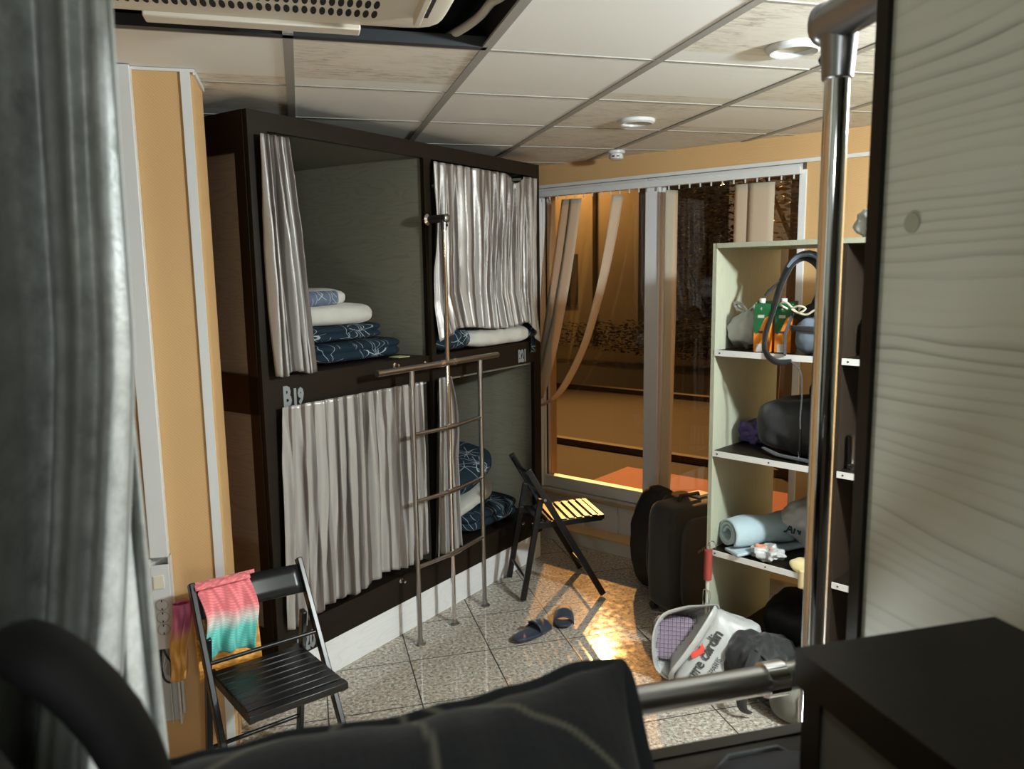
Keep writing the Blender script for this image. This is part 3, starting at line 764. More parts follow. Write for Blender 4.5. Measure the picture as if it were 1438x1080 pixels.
b = MB(); b.grid(24, 30, sleeve); b.build('sleeve', 'print_knit', sh, solid=.003, auto=0, paint=grad([(0, MAG), (.3, MAG), (.5, ORA * .9), (1, ORA * .75)]))
# ------------------------------------------------------------------ wall trunking with sockets
t = thing('cable_trunking', 'tall white cable trunking on the peach wall at left with sockets low down', 'trunking')
b = MB(); b.box(-.592, -.528, 3.018, 3.060, .832, CZ - .004); b.build('upper_cover', 'white_plastic', t, bevel=.003)
b = MB()
b.box(-.597, -.590, 3.015, 3.060, .165, .83); b.box(-.530, -.523, 3.015, 3.060, .165, .83); b.box(-.592, -.526, 3.052, 3.060, .165, .83); b.box(-.560, -.556, 3.03, 3.055, .165, .47)
b.box(-.52, -.512, 3.03, 3.06, .20, .36)
b.build('channel', mat('trunk_in', (.58, .57, .54), .5), t, smooth=False)
b = MB(); b.box(-.592, -.528, 3.014, 3.022, .475, .805); b.build('socket_cover', 'white_plastic', t, bevel=.002)
b = MB(); b.box(-.585, -.548, 3.010, 3.016, .715, .765); b.build('data_outlet', 'cream_plastic', t, bevel=.001)
for z in (.65, .602, .554):
    b = MB(); b.lathe([(.0, -.003), (.019, -.003), (.0205, .002), (.0225, .002), (.0225, -.001)], T(-.562, 3.0135, z, rx=90), 24); s_ = b.build('power_socket', mat('socket', (.42, .40, .34), .5), t)
    b = MB()
    for dx in (-.0085, .0085): b.lathe([(0, .0006), (.0032, .0006), (.0032, 0)], T(-.562 + dx, 3.0165 - .0005, z, rx=90), 10)
    b.box(-.564, -.560, 3.012, 3.0135, z + .012, z + .019); b.box(-.564, -.560, 3.012, 3.0135, z - .019, z - .012)
    b.build('contact', 'black_plastic', s_)
b = MB(); b.tube([(-.578, 3.03, .475), (-.582, 3.015, .42), (-.572, 3.0, .365), (-.550, 2.995, .35), (-.536, 3.0, .375), (-.540, 3.01, .41), (-.565, 3.025, .45), (-.572, 3.035, .475)], .004, 8)
b.build('loose_cable', 'black_plastic', t)
b = MB(); b.tube([(-.56, 3.04, .475), (-.57, 3.02, .43), (-.578, 3.02, .40)], .0022, 6); b.tube([(-.545, 3.04, .475), (-.55, 3.02, .44), (-.572, 3.02, .395)], .002, 6); b.build('wire', 'white_plastic', t)
# ------------------------------------------------------------------ air conditioner cassette in the ceiling
t = thing('ceiling_air_conditioner', 'off-white ceiling cassette air conditioner hanging in an open ceiling bay', 'air conditioner')
m = mat('ac_plastic', (.66, .62, .53), .4); M['ac_plastic'] = m
b = MB(); b.blob((1.06, 1.02, .075), 24, 14, None, T(-.118, 1.785, CZ - .012)); b.build('casing', 'ac_plastic', t)
b = MB(); b.box(-.36, .195, 2.288, 2.345, CZ - .058, CZ - .030); b.build('edge_trim', 'ac_plastic', t, bevel=.004)
g = MB()
for i in range(30):
    for j in range(4):
        x = .222 - i * .0222; y = 2.178 - j * .074
        g.lathe([(0, .0012), (1, .001), (1, 0)], Matrix.Translation((x, y, CZ - .0492)) @ Matrix.Diagonal((.0078, .030, -1, 1)), 12)
g.build('air_grille', 'void', t, smooth=False)
b = MB(); b.box(.322, .340, 1.5, 2.17, CZ - .075, CZ - .048); b.build('louver', 'ac_plastic', t, bevel=.003)
b = MB(); b.box(.345, .362, 1.5, 2.17, CZ - .052, CZ - .0485); b.build('air_slot', 'void', t, smooth=False)
b = MB(); b.tube([(.50, 2.60, CZ + .03), (.545, 2.53, CZ + .045), (.572, 2.45, CZ + .055), (.585, 2.36, CZ + .065), (.60, 2.28, CZ + .06), (.603, 2.15, CZ + .06), (.60, 2.0, CZ + .08)], .014, 10)
o = b.build('drain_hose', mat('hose', (.52, .50, .43), .6)); tag(o, 'beige drain hose curving in the open ceiling bay', 'hose')
# unlit recessed lamp rims, smoke detector
def ring(label, x, y):
    t = thing('recessed_downlight', label, 'ceiling lamp', (x, y, CZ))
    b = MB(); b.lathe([(.062, .004), (.066, -.018), (.076, -.021), (.088, -.014), (.092, -.002), (.090, .0)], None, 40); b.build('rim', 'white_plastic', t)
    b = MB(); b.lathe([(0, -.004), (.063, -.004)], None, 32); b.build('diffuser', mat('diffuser', (.50, .47, .38), .5), t)
ring('larger white downlight rim, nearer the top right of the ceiling', 1.61, 2.36)
ring('white downlight rim further back in the ceiling, near the smoke detector', 1.612, 3.625)
t = thing('smoke_detector', 'small white smoke detector on the ceiling above the window', 'smoke detector', (1.885, 4.53, CZ))
b = MB(); b.lathe([(0, -.055), (.030, -.055), (.042, -.048), (.044, -.03), (.038, -.028), (.038, -.022), (.052, -.018), (.054, -.003)], None, 28); b.build('housing', 'white_plastic', t)
b = MB()
for a in (225, 262): b.box(.0385, .0445, -.008, .008, -.042, -.034, Matrix.Rotation(R(a), 4, 'Z'))
b.build('sensor_vent', 'black_plastic', t, smooth=False)
# ------------------------------------------------------------------ shelving unit
t = thing('shelving_unit', 'tall pale wood open shelving unit at right full of bags', 'shelving'); t.matrix_world = SHELF
D = .60
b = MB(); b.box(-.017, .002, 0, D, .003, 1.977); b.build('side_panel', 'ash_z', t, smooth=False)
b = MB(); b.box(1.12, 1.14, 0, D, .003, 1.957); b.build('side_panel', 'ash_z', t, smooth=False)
b = MB(); b.box(.002, 1.14, -.002, D, 1.957, 1.977); b.build('top_panel', 'ash_z', t, smooth=False)
b = MB(); b.box(.545, .563, .002, D, .003, 1.957); b.build('divider', 'brown_z', t, smooth=False)
b = MB(); b.box(.563, 1.12, D - .012, D, .003, 1.957); b.build('back_panel', 'brown_z', t, smooth=False)
for (x0, x1) in ((.002, .545), (.563, 1.12)):
    for z in (1.510, 1.055, .590, .135):
        b = MB(); b.box(x0, x1, .003, D, z - .018, z); s_ = b.build('shelf_board', 'wenge', t, smooth=False)
        e = MB(); e.box(x0, x1, -.002, .002, z - .024, z + .002); e.build('edge_strip', 'white_metal', s_, smooth=False)
        h = MB()
        for xx in (x0 + .025, (x0 + x1) / 2, x1 - .025): h.lathe([(0, .0008), (.0038, .0008), (.0038, 0)], T(xx, -.0022, z - .011, rx=90), 10)
        h.build('screw_hole', 'black_plastic', s_, smooth=False)
def on_shelf(o): o.matrix_world = SHELF @ o.matrix_world; return o
def sthing(name, label, cat, x, y, z, rz=0):
    o = thing(name, label, cat); o.matrix_world = SHELF @ T(x, y, z, rz); return o
Z1, Z2, Z3, Z4 = 1.511, 1.056, .591, .136
# knotted white bag
def knot(q, s=.055):
    k = max(0, q.z / .08); 
    return (q.x * (1 - .55 * k * k if k < 1 else .45), q.y * (1 - .55 * k * k if k < 1 else .45), q.z)
t = sthing('knotted_plastic_bag', 'white knotted plastic bag at the left of the top shelf', 'plastic bag', .075, .16, Z1)
b = MB(); b.blob((.17, .15, .17), 20, 2.4, knot, T(0, 0, .087), .018, 16, 2); b.build('body', 'poly_white', t)
b = MB(); b.tube([(0, 0, .155), (-.02, -.01, .185), (-.045, -.02, .205), (-.055, -.02, .195), (-.04, -.015, .175), (-.01, 0, .165)], [.012, .012, .014, .012, .009, .008], 8, flat=.5)
b.tube([(0, 0, .155), (.02, .0, .18), (.04, .005, .20)], [.014, .018, .022], 8, flat=.35)
b.build('tied_handles', 'poly_white', t)
# juice cartons
def carton_paint(P, uv):
    z = P[:, 2]; x = P[:, 0]
    g = np.array((.01, .10, .035)); o = np.array((.72, .22, .02)); wv = np.array((.85, .25, .08))
    edge = .115 + .03 * np.sin(x * 70) + .05 * np.clip(-x * 12, -1, 1) * -.6
    C = np.where((z > edge)[:, None], g, o)
    d = np.hypot(x - .014, (z - .065) * .75); C = np.where((d < .019)[:, None], np.array((.85, .30, .01)), C)
    d2 = np.hypot(x + .02, (z - .09) * .9); C = np.where(((d2 < .012) & (z < edge))[:, None], np.array((.90, .45, .08)), C)
    C = np.where(((z < .035) & (x < .006) & (x > -.024))[:, None], np.array((.55, .52, .48)), C)
    C = np.where(((z > .147) & (z < .160) & (abs(x + .004) < .014))[:, None], np.array((.45, .50, .42)), C)
    C = np.where(((z > .082) & (z < .09) & (abs(x + .006) < .013))[:, None], np.array((.03, .03, .03)), C)
    return C
def carton(label, x, y, rz):
    t = sthing('juice_carton', label, 'juice carton', x, y, Z1, rz)
    b = MB()
    W = .035; Hh = .205
    def side(u, v):
        a = u * 4; i = int(min(a, 3.999)); f = a - i
        cs = [(-W, -W), (W, -W), (W, W), (-W, W), (-W, -W)]
        p = (cs[i][0] * (1 - f) + cs[i + 1][0] * f, cs[i][1] * (1 - f) + cs[i + 1][1] * f)
        k = 1.
        yk = 1 if v < .9 else 1 - (v - .9) * 2.2 * (1 if p[1] < 0 else 0)
        return (p[0] * k, p[1] * yk, .001 + Hh * v * (1 + (.05 if p[1] > 0 and v > .9 else 0)))
    b.grid(81, 64, side)
    b.uv = None
    top = len(b.v); b.add([(-W, -W * .78, Hh), (W, -W * .78, Hh), (W, W, Hh * 1.05), (-W, W, Hh * 1.05)], [(0, 1, 2, 3)])
    b.build('box', 'print_card', t, auto=30, paint=carton_paint)
    c = MB(); c.lathe([(.0125, 0), (.0135, .002), (.0135, .018), (.012, .020), (0, .020)], T(-.012, -.004, Hh * 1.015), 20); c.build('cap', 'white_plastic', t)
    lettering('4', .022, 'poly_white', t, T(-.010, -W - .0006, .178) @ FX, 'printed_mark', .9)
    return t
carton('orange juice carton with green top and white cap, beside the white bag', .198, .075, 6)
carton('orange juice carton with green top, half hidden by the backpack strap', .282, .10, 4)
# grey and black backpack
t = sthing('grey_backpack', 'grey-blue and black backpack with cream drawcord on the top shelf', 'backpack', .415, .17, Z1)
b = MB(); b.blob((.20, .24, .22), 18, 3, None, T(0.01, 0, .11), .012, 9, 4); b.build('body', 'black_nylon', t)
b = MB(); b.blob((.18, .10, .15), 14, 3, None, T(.02, -.10, .078), .008, 12, 6); b.build('front_pocket', 'slate', t)
b = MB(); b.grid(14, 6, lambda u, v: (-.085 + .21 * u, -.156 + .022 * (2 * u - 1) ** 2, .098 + .022 * v)); b.build('compression_strap', 'webbing', t, solid=.004)
b = MB(); b.tube([(-.115, -.10, .185), (-.14, -.12, .205), (-.11, -.13, .215), (-.08, -.13, .19), (-.05, -.14, .172), (-.02, -.14, .19), (-.05, -.14, .20), (-.08, -.135, .185), (-.02, -.14, .165), (.02, -.14, .185), (.05, -.14, .17)], .0042, 8)
b.build('drawcord', mat('cord', (.66, .62, .45), .7), t)
b = MB(); b.tube([(-.03, -.03, .21), (.02, -.05, .30), (.0, -.06, .37), (-.06, -.06, .405), (-.115, -.07, .38), (-.14, -.08, .33), (-.155, -.10, .27), (-.17, -.12, .18), (-.19, -.14, .08), (-.175, -.17, .01), (-.12, -.185, -.03), (-.05, -.185, -.025)],
               [.022, .030, .036, .038, .036, .032, .028, .025, .022, .018, .014, .011], 12, flat=.3)
b.build('shoulder_strap', 'webbing', t)
b = MB(); b.tube([(-.125, -.085, .36), (-.09, -.085, .40), (-.03, -.085, .41), (.02, -.08, .375), (.035, -.075, .31), (.02, -.07, .25)], [.018, .026, .030, .026, .018, .012], 12, flat=.4); b.build('strap_padding', 'slate', t)
b = MB(); b.tube([(.05, -.05, .22), (.06, -.08, .33), (.08, -.08, .42), (.11, -.06, .40)], [.02, .022, .022, .02], 10, flat=.4); b.build('shoulder_strap', 'slate', t)
b = MB(); b.tube([(-.16, -.09, .30), (-.20, -.10, .26), (-.215, -.10, .24)], [.010, .016, .016], 8, flat=.5); b.build('strap_loop', 'webbing', t)
b = MB(); b.tube([(-.05, -.19, -.025), (-.01, -.19, -.06), (.0, -.188, -.14), (-.005, -.185, -.25), (-.005, -.18, -.30)], .006, 6, flat=.4); b.build('loose_strap', 'webbing', t)
b = MB(); b.tube([(-.08, -.11, .19), (-.10, -.15, .08), (-.08, -.185, .0)], [.010, .012, .010], 8, flat=.4); b.build('side_strap', 'webbing', t)
# duffel on second shelf, purple cloth
t = sthing('duffel_bag', 'black duffel bag filling the second shelf', 'bag', .335, .29, Z2)
b = MB(); b.blob((.44, .40, .25), 20, 3.2, lambda q: (q.x, q.y, q.z * (1 - .12 * (q.x < 0) * abs(q.x) / .22)), T(0, 0, .122), .02, 8, 8); b.build('body', 'black_canvas', t)
b = MB(); b.blob((.26, .22, .14), 14, 2.6, None, T(.09, .08, .265), .016, 9, 2); b.build('stuffed_top', 'black_nylon', t)
b = MB(); b.tube([(.0, -.16, .22), (.03, -.20, .15), (.035, -.208, .08), (.03, -.20, .02)], .006, 8); b.build('zip_seam', 'black_plastic', t)
b = MB(); b.tube([(.03, -.21, .035), (.036, -.213, .02), (.03, -.215, .0), (.024, -.213, .012)], .003, 6); b.build('zip_pull', 'chrome', t)
b = MB(); b.tube([(-.15, -.17, .02), (-.05, -.23, .012), (.10, -.245, .010), (.18, -.22, .012)], [.010, .016, .018, .014], 8, flat=.4); b.build('loose_flap', 'charcoal', t)
t = sthing('purple_cloth', 'crumpled purple cloth tucked behind the duffel bag', 'cloth', .055, .30, Z2)
b = MB(); b.blob((.13, .16, .11), 18, 2.4, None, T(0, 0, .052), .03, 22, 5); b.build('cloth_body', 'purple', t)
# third shelf
t = sthing('rolled_towel', 'pale blue rolled towel on the third shelf', 'towel', .135, .20, Z3, 62)
b = MB()
def roll(u, v):
    a = v * 2 * math.pi * 2.6; r = .020 + .052 * v
    wob = .006 * math.sin(u * 9 + v * 6)
    return (-.17 + .31 * u + .006 * math.sin(a), (r + wob) * math.cos(a) * 1.15, .078 + (r + wob) * math.sin(a) * .97)
b.grid(26, 90, roll); b.build('roll', 'light_blue', t, solid=.010, auto=0)
b = MB(); b.grid(20, 12, lambda u, v: (-.19 + .37 * u, -.02 - .10 * v, .012 + .004 * math.sin(u * 8))); b.build('loose_end', 'light_blue', t, solid=.012, auto=0)
t = sthing('printed_plastic_bag', 'grey-white plastic bag with dark green lettering behind the towel', 'plastic bag', .355, .385, Z3)
def bagp(q): return (q.x, q.y, q.z * (1 - .5 * abs(q.x) / .2))
b = MB(); b.blob((.38, .30, .25), 18, 2.8, bagp, T(0, 0, .118), .03, 11, 9); b.build('body', 'poly_grey', t)
lettering('PLAN', .060, 'green_ink', t, T(-.150, -.168, .085, 8, 50), 'printed_lettering', .8, .002)
t = sthing('crumpled_wrap', 'small crumpled clear bag with orange scraps at the third shelf edge', 'plastic bag', .255, .055, Z3)
b = MB(); b.blob((.14, .09, .06), 16, 2.2, None, T(0, 0, .030), .03, 24, 4); b.build('wrap', 'poly_white', t)
b = MB(); b.blob((.05, .04, .03), 8, 2.2, None, T(-.03, .0, .052), .01, 30, 2); b.blob((.03, .03, .02), 6, 2.2, None, T(.02, .0, .052)); b.build('orange_scrap', mat('scrap', (.62, .25, .14), .6), t)
t = sthing('yellow_cloth', 'pale yellow cloth drooping over the third shelf edge', 'cloth', .435, .04, Z3)
b = MB(); b.blob((.13, .10, .045), 14, 2.4, lambda q: (q.x, q.y, q.z - .8 * max(0, -q.y - .03)), T(0, 0, .027), .012, 14, 3); b.build('cloth_body', 'yellow_cloth', t)
b = MB(); b.grid(10, 10, lambda u, v: (-.01 + .045 * u, -.048 - .004 * math.sin(5 * u), .02 - .08 * v)); b.build('hanging_corner', 'yellow_cloth', t, solid=.003)
# bottom bay
t = sthing('dark_holdall', 'dark holdall in the shade at the bottom of the shelving', 'bag', .34, .34, Z4)
b = MB(); b.blob((.36, .38, .22), 14, 3, None, T(0, 0, .11), .02, 8, 12); b.build('body', 'black_nylon', t)
b = MB(); b.tube([(.05, -.19, .10), (.06, -.205, .13), (.07, -.205, .17)], [.010, .016, .010], 8, flat=.5); b.build('green_tag', mat('greentag', (.01, .22, .12), .5), t)
t = sthing('grey_shoe_bundle', 'small grey bundle at the back of the bottom bay', 'bundle', .37, .50, Z4 + .218)
b = MB(); b.blob((.13, .08, .07), 12, 2.3, None, T(0, 0, .036), .02, 25, 3); b.build('bundle_body', 'poly_grey', t)
# second bay
t = sthing('khaki_cloth', 'khaki cloth heap on the top shelf of the second bay', 'cloth', .69, .22, Z1)
b = MB(); b.blob((.20, .26, .19), 16, 2.6, None, T(0, 0, .094), .024, 11, 6); b.build('cloth_body', 'khaki', t)
t = sthing('drinking_glass', 'tall clear drinking glass on the second bay shelf', 'glass', .602, .085, Z2)
b = MB(); b.lathe([(0, .001), (.029, .001), (.033, .008), (.036, .136), (.034, .137), (.031, .018), (0, .014)], None, 32); b.build('tumbler', 'glass', t)
t = sthing('small_white_bag', 'small white bag on top of the shelving unit', 'plastic bag', .625, .12, 1.978)
b = MB(); b.blob((.15, .12, .12), 16, 2.5, None, T(0, 0, .06), .02, 18, 8); b.build('body', 'poly_white', t)
# red handled stick with wire hook hanging at the shelf edge
t = sthing('hanging_brush', 'brush handle with a red grip hanging from the shelf edge', 'brush', .012, -.035, 0)
b = MB(); b.tube([(0, 0, .46), (.002, 0, .60)], .0185, 14); b.build('grip', 'red', t)
b = MB(); b.tube([(0, 0, .28), (0, 0, .47)], .0085, 12); b.build('shaft', mat('shaft', (.55, .55, .48), .4), t)
b = MB(); b.tube([(.002, 0, .60), (.0, .0, .625), (.006, .01, .64), (.016, .028, .632), (.018, .034, .605)], .0022, 8); b.build('hook', 'chrome', t)
b = MB(); b.tube([(-.016, -.006, .30), (-.017, -.006, .40), (0, -.012, .412), (.017, -.006, .40), (.016, -.006, .30)], .002, 6); b.tube([(-.018, -.006, .345), (0, -.013, .347), (.018, -.006, .345)], .002, 6); b.build('wire_clip', 'chrome', t)
# ------------------------------------------------------------------ luggage on the floor
t = thing('black_suitcase', 'upright black fabric suitcase beside the shelving unit', 'suitcase', (1.985, 3.72, 0), 12)
b = MB(); b.blob((.40, .25, .60), 20, 7, None, T(0, 0, .325), .004, 6, 2); b.build('shell', 'black_canvas', t)
b = MB(); b.blob((.33, .05, .50), 14, 5, None, T(.01, -.125, .315), .002, 6, 3); b.build('front_pocket', 'charcoal', t)
b = MB(); b.bar((-.07, -.152, .385), (.055, -.152, .435), .004, .022); k = b.build('badge', mat('badge', (.05, .05, .05), .35), t)
b = MB()
for i in range(10): b.bar((-.062 + i * .012, -.1545, .388 + i * .0048), (-.056 + i * .012, -.1545, .3905 + i * .0048), .002, .012)
b.build('badge_relief', mat('badge2', (.22, .22, .22), .4), k)
b = MB(); b.lathe([(0, .003), (.005, .002), (.006, 0)], T(.0, -.151, .16, rx=90), 12); b.build('stud', 'steel', t)
b = MB(); b.tube([(-.07, 0, .625), (-.06, 0, .655), (.06, 0, .655), (.07, 0, .625)], .010, 8); b.build('handle', 'black_plastic', t)
for x in (-.16, .16):
    b = MB(); b.tube([(x - .015, .09, .025), (x + .015, .09, .025)], .024, 14); b.tube([(x - .015, -.09, .025), (x + .015, -.09, .025)], .024, 14); b.build('wheel', 'black_plastic', t)
b = MB(); b.box(.05, .14, -.02, .06, .628, .640, T(0, 0, 0, 8)); o = b.build('luggage_tag', mat('tagw', (.62, .58, .55), .6), None, smooth=False); o.location = (1.985, 3.72, .003); o.rotation_euler = (0, 0, R(12)); tag(o, 'white card lying on top of the suitcase', 'card')
b = MB(); b.blob((.10, .06, .03), 10, 2.4, None, T(-.02, .06, .643), .008, 20, 2); o = b.build('brown_glove', mat('glove', (.38, .20, .08), .8)); o.location = (1.985, 3.72, .003); o.rotation_euler = (0, 0, R(12)); tag(o, 'small brown cloth scrap on the suitcase top', 'cloth')
t = thing('black_rucksack', 'black rucksack slumped against the left side of the suitcase', 'backpack', (1.90, 4.06, 0), 24)
b = MB(); b.blob((.22, .25, .60), 18, 3, lambda q: (q.x + .16 * max(0, q.z) + .02, q.y, q.z), T(0.03, 0, .305), .02, 6, 4); b.build('body', 'black_nylon', t)
b = MB(); b.tube([(.03, -.12, .58), (-.06, -.12, .50), (-.115, -.12, .36), (-.125, -.12, .20), (-.09, -.13, .06), (.02, -.15, .035), (.10, -.16, .05)], [.016, .02, .022, .02, .016, .012, .01], 8, flat=.4); b.build('shoulder_strap', 'webbing', t)
b = MB(); b.blob((.20, .06, .30), 12, 3, None, T(.01, -.12, .24), .01, 10, 4); b.build('front_pocket', 'charcoal', t)
# flip-flops
def slipper(label, x, y, rz, lift=0., roll=0.):
    t = thing('slide_sandal', label, 'sandal', (x, y, lift), 0, 'pair of navy slide sandals'); t.rotation_euler = (R(roll), 0, R(rz))
    def sole(q):
        k = .82 + .18 * math.cos((q.x - .05) * 9); return (q.x, q.y * k, q.z + .006 * (q.x / .13) ** 2)
    b = MB(); b.blob((.265, .105, .030), 22, 3, sole, T(0, 0, .016)); b.build('sole', 'sandal', t)
    b = MB()
    def st(u, v):
        a = (u - .5) * math.pi * .98; y = .053 * math.sin(a); z = .018 + .052 * math.cos(a) ** .8 if math.cos(a) > 0 else .018
        return (.012 + .085 * v, y, z * (1 - .18 * v))
    b.grid(24, 8, st); b.build('strap', 'sandal', t, solid=.006, auto=0)
    return t
s1 = slipper('navy slide sandal on the floor, the left of the two', 1.065, 3.655, 30, .001)
b = MB(); b.blob((.035, .008, .012), 8, 2.5, None, T(-.005, .035, .052, 10)); b.build('worn_label', mat('lbl', (.42, .33, .28), .7), s1)
s2 = slipper('navy slide sandal standing askew at the right of its pair', 1.285, 3.79, 250, .001)
# ------------------------------------------------------------------ shopping bag with lettering
t = thing('shopping_bag', 'white plastic shopping bag printed PARIS with a red mark, lying open', 'shopping bag')
t.matrix_world = T(1.70, 2.985, 0, 0)
# tilted slab: u along the bag's long side, bottom at lower right
BAGM = T(.02, -.02, .155, -22, 62, 0)
def bagshape(q):
    X, Y = max(-1, min(1, q.x)), max(-1, min(1, q.y))
    c = [(-.20, -.135), (.20, -.16), (.205, .125), (.008, .192)]
    w = [(1 - X) * (1 - Y) / 4, (1 + X) * (1 - Y) / 4, (1 + X) * (1 + Y) / 4, (1 - X) * (1 + Y) / 4]
    x = sum(a * p[0] for a, p in zip(w, c)); y = sum(a * p[1] for a, p in zip(w, c))
    wr = .006 * noise.noise(Vector((x * 9, y * 9, q.z * 3))) + .003 * noise.noise(Vector((x * 30, y * 14, q.z * 3)))
    edge = max(abs(X), abs(Y)) ** 6
    return (x + wr, y + wr, q.z * .075 * (1 - .45 * edge) + wr * .5)
b = MB(); b.blob((2, 2, 2), 40, 9, bagshape, BAGM)
b.build('body', 'poly_white', t)
def onbag(s, size, x, y, rot, m, nm, xs=.85, off=.001):
    lettering(s, size, m, t, BAGM @ T(x, y, .083, rot), nm, xs, off)
onbag('erre cardin', .071, -.105, -.142, 57, 'ink', 'printed_name', .80, .0012)
onbag('PARIS', .034, -.018, -.100, 57, 'ink', 'printed_city', .9, 0)
b = MB()
L = BAGM @ T(-.088, .006, .080, 25)
b.add([L @ Vector(p) for p in ((-.035, -.03, 0), (.035, -.03, 0), (.035, .012, 0), (.015, -.004, 0), (-.012, -.006, 0), (-.028, .0, 0))] + [L @ Vector((p[0], p[1], .0012)) for p in ((-.035, -.03), (.035, -.03), (.035, .012), (.015, -.004), (-.012, -.006), (-.028, .0))], [(6, 7, 8, 9, 10, 11)])
b.tube([L @ Vector((.014 * math.cos(a) - .004, .018 + .014 * math.sin(a), 0.0)) for a in [R(q) for q in range(-60, 200, 26)]], [.005, .006, .0065, .007, .0065, .006, .005, .0045, .0035, .003], 6, flat=.3)
b.build('printed_emblem', 'logo_red', t, smooth=False)
# rim of the open mouth and pulled-up handle
W_ = lambda x, y, z: tuple(BAGM @ Vector((x, y, z)))
b = MB(); b.tube([W_(.02, .185, .06), (.041, .01, .36), (-.02, .05, .345), (-.073, .084, .33), (-.171, .103, .30), (-.225, .085, .24), (-.23, .08, .14), (-.21, .08, .06), (-.165, .03, .022), W_(-.195, -.10, .06), W_(-.13, -.02, .085), W_(-.07, .06, .088), W_(-.01, .15, .08), W_(.01, .19, .06)], [.012, .012, .014, .018, .020, .018, .018, .016, .014, .012, .016, .018, .018, .012], 10, flat=.35)
b.build('mouth_rim', 'poly_white', t)
ring_ = [(.041, .01, .36), (-.02, .05, .345), (-.073, .084, .33), (-.171, .103, .30), (-.228, .085, .24), (-.232, .08, .14), (-.212, .08, .06), (-.165, .03, .022), W_(-.195, -.10, .04), W_(-.07, .06, .05), W_(.01, .19, .04)]
nr = len(ring_); b = MB()
def back_wall(u, v):
    x = u * nr; i = int(x) % nr; f = x - int(x); p = Vector(ring_[i]).lerp(Vector(ring_[(i + 1) % nr]), f)
    c = Vector((-.06, .20, .15)); w_ = v ** .6
    q = p.lerp(c, v); return tuple(q + Vector((.02, .06, 0)) * math.sin(v * math.pi) + Vector((0, .004, 0)) * math.sin(u * 60))
b.grid(67, 8, back_wall); b.build('inner_wall', 'poly_white', t, solid=.002, auto=0)
tb = thing('wire_basket', 'wire mesh basket with purple content inside the shopping bag mouth', 'basket'); tb.matrix_world = T(1.70, 2.985, 0, 0)
BM_ = T(-.115, .105, .185, -27, 64, 0)
b = MB()
for i in range(12):
    x = -.10 + i * .0182; b.tube([BM_ @ Vector((x, -.11, 0)), BM_ @ Vector((x, .105, 0))], .0013, 4)
for j in range(12):
    y = -.11 + j * .0195; b.tube([BM_ @ Vector((-.10, y, 0)), BM_ @ Vector((.10, y, 0)), ], .0013, 4)
b.build('mesh_front', mat('wire', (.08, .075, .07), .4, .6), tb, smooth=False)
b = MB(); b.blob((.19, .20, .06), 12, 5, None, BM_ @ T(0, -.003, -.042)); b.build('content', mat('lilac', (.36, .28, .38), .6), tb)
# black bag beside it
t = thing('black_shoulder_bag', 'black bag with a wide strap lying against the white shopping bag', 'bag', (1.79, 2.83, 0), 10)
b = MB(); b.blob((.30, .20, .25), 18, 2.8, None, T(.08, -.02, .155, 0, 0, 12), .030, 12, 14); b.build('body', 'black_canvas', t)
b = MB(); b.tube([(.0, -.08, .27), (-.07, -.12, .22), (-.13, -.14, .13), (-.135, -.145, .06), (-.10, -.15, .03)], [.022, .024, .024, .022, .018], 10, flat=.3); b.build('strap', 'webbing', t)
b = MB(); b.tube([(-.02, -.09, .27), (.02, -.13, .22), (.07, -.135, .16), (.10, -.13, .12)], [.014, .014, .013, .012], 8, flat=.3); b.build('strap', 'webbing', t)
b = MB(); b.box(.05, .085, -.148, -.142, .14, .165, T(0, 0, 0)); b.build('buckle', 'gunmetal', t, smooth=False)
b = MB(); b.tube([(-.02, -.11, .05), (.03, -.17, .012), (.10, -.23, .008), (.16, -.24, .008)], [.008, .008, .008, .008], 8, flat=.4); b.build('loose_strap', 'webbing', t)
t = thing('grey_holdall', 'small grey holdall on the floor below the near crossbar', 'bag', (1.86, 2.62, 0), 10)
b = MB(); b.blob((.22, .18, .18), 14, 3.2, None, T(.06, 0, .09), .012, 9, 3); b.build('body', mat('greycloth', (.13, .13, .11), .8), t)
b = MB(); b.tube([(-.02, -.092, .02), (-.02, -.096, .16), (.03, -.09, .18)], .004, 6); b.build('purple_piping', 'purple', t)
t = thing('white_box', 'small white carton with a blue corner at the far right of the floor', 'box', (2.04, 2.60, 0), 14)
b = MB(); b.box(-.05, .06, -.05, .05, .001, .22); b.build('carton', 'white_plastic', t, smooth=False)
b = MB(); b.box(-.055, -.005, -.055, -.045, .001, .06); b.build('blue_corner', mat('bluec', (.03, .22, .50), .5), t, smooth=False)
# ------------------------------------------------------------------ outside
m = mat('paving', (.30, .24, .17), .75); t = NT(m); M['paving'] = m; t.b.inputs['Specular IOR Level'].default_value = .12
v = t.coords('Object'); sepp = t.n('ShaderNodeSeparateXYZ'); t.l(v, sepp.inputs[0])
br = t.n('ShaderNodeTexBrick'); t.l(v, br.inputs['Vector']); br.inputs['Scale'].default_value = 1.6
br.inputs['Color1'].default_value = (.017, .014, .0105, 1); br.inputs['Color2'].default_value = (.0145, .012, .009, 1); br.inputs['Mortar'].default_value = (.009, .0075, .006, 1); br.inputs['Mortar Size'].default_value = .008
t.color(t.mix(t.noise(v, 1.3, 4, .6), br.outputs['Color'], (.013, .0105, .008)))
b = MB(); b.box(-14, 16, .26, 3.2, -.30, -.20); b.box(-14, 16, 3.2, 7.4, -.32, -.26)
o = b.build('ground_pavement', 'paving', smooth=False); o['kind'] = 'structure'; o.matrix_world = WIN
M['asphalt'] = mat('asphalt', (.075, .062, .045), .8, **{'Specular IOR Level': .12})
b = MB(); b.box(-30, 30, 7.4, 40, -.36, -.30)
o = b.build('ground_road', 'asphalt', smooth=False); o['kind'] = 'structure'; o.matrix_world = WIN
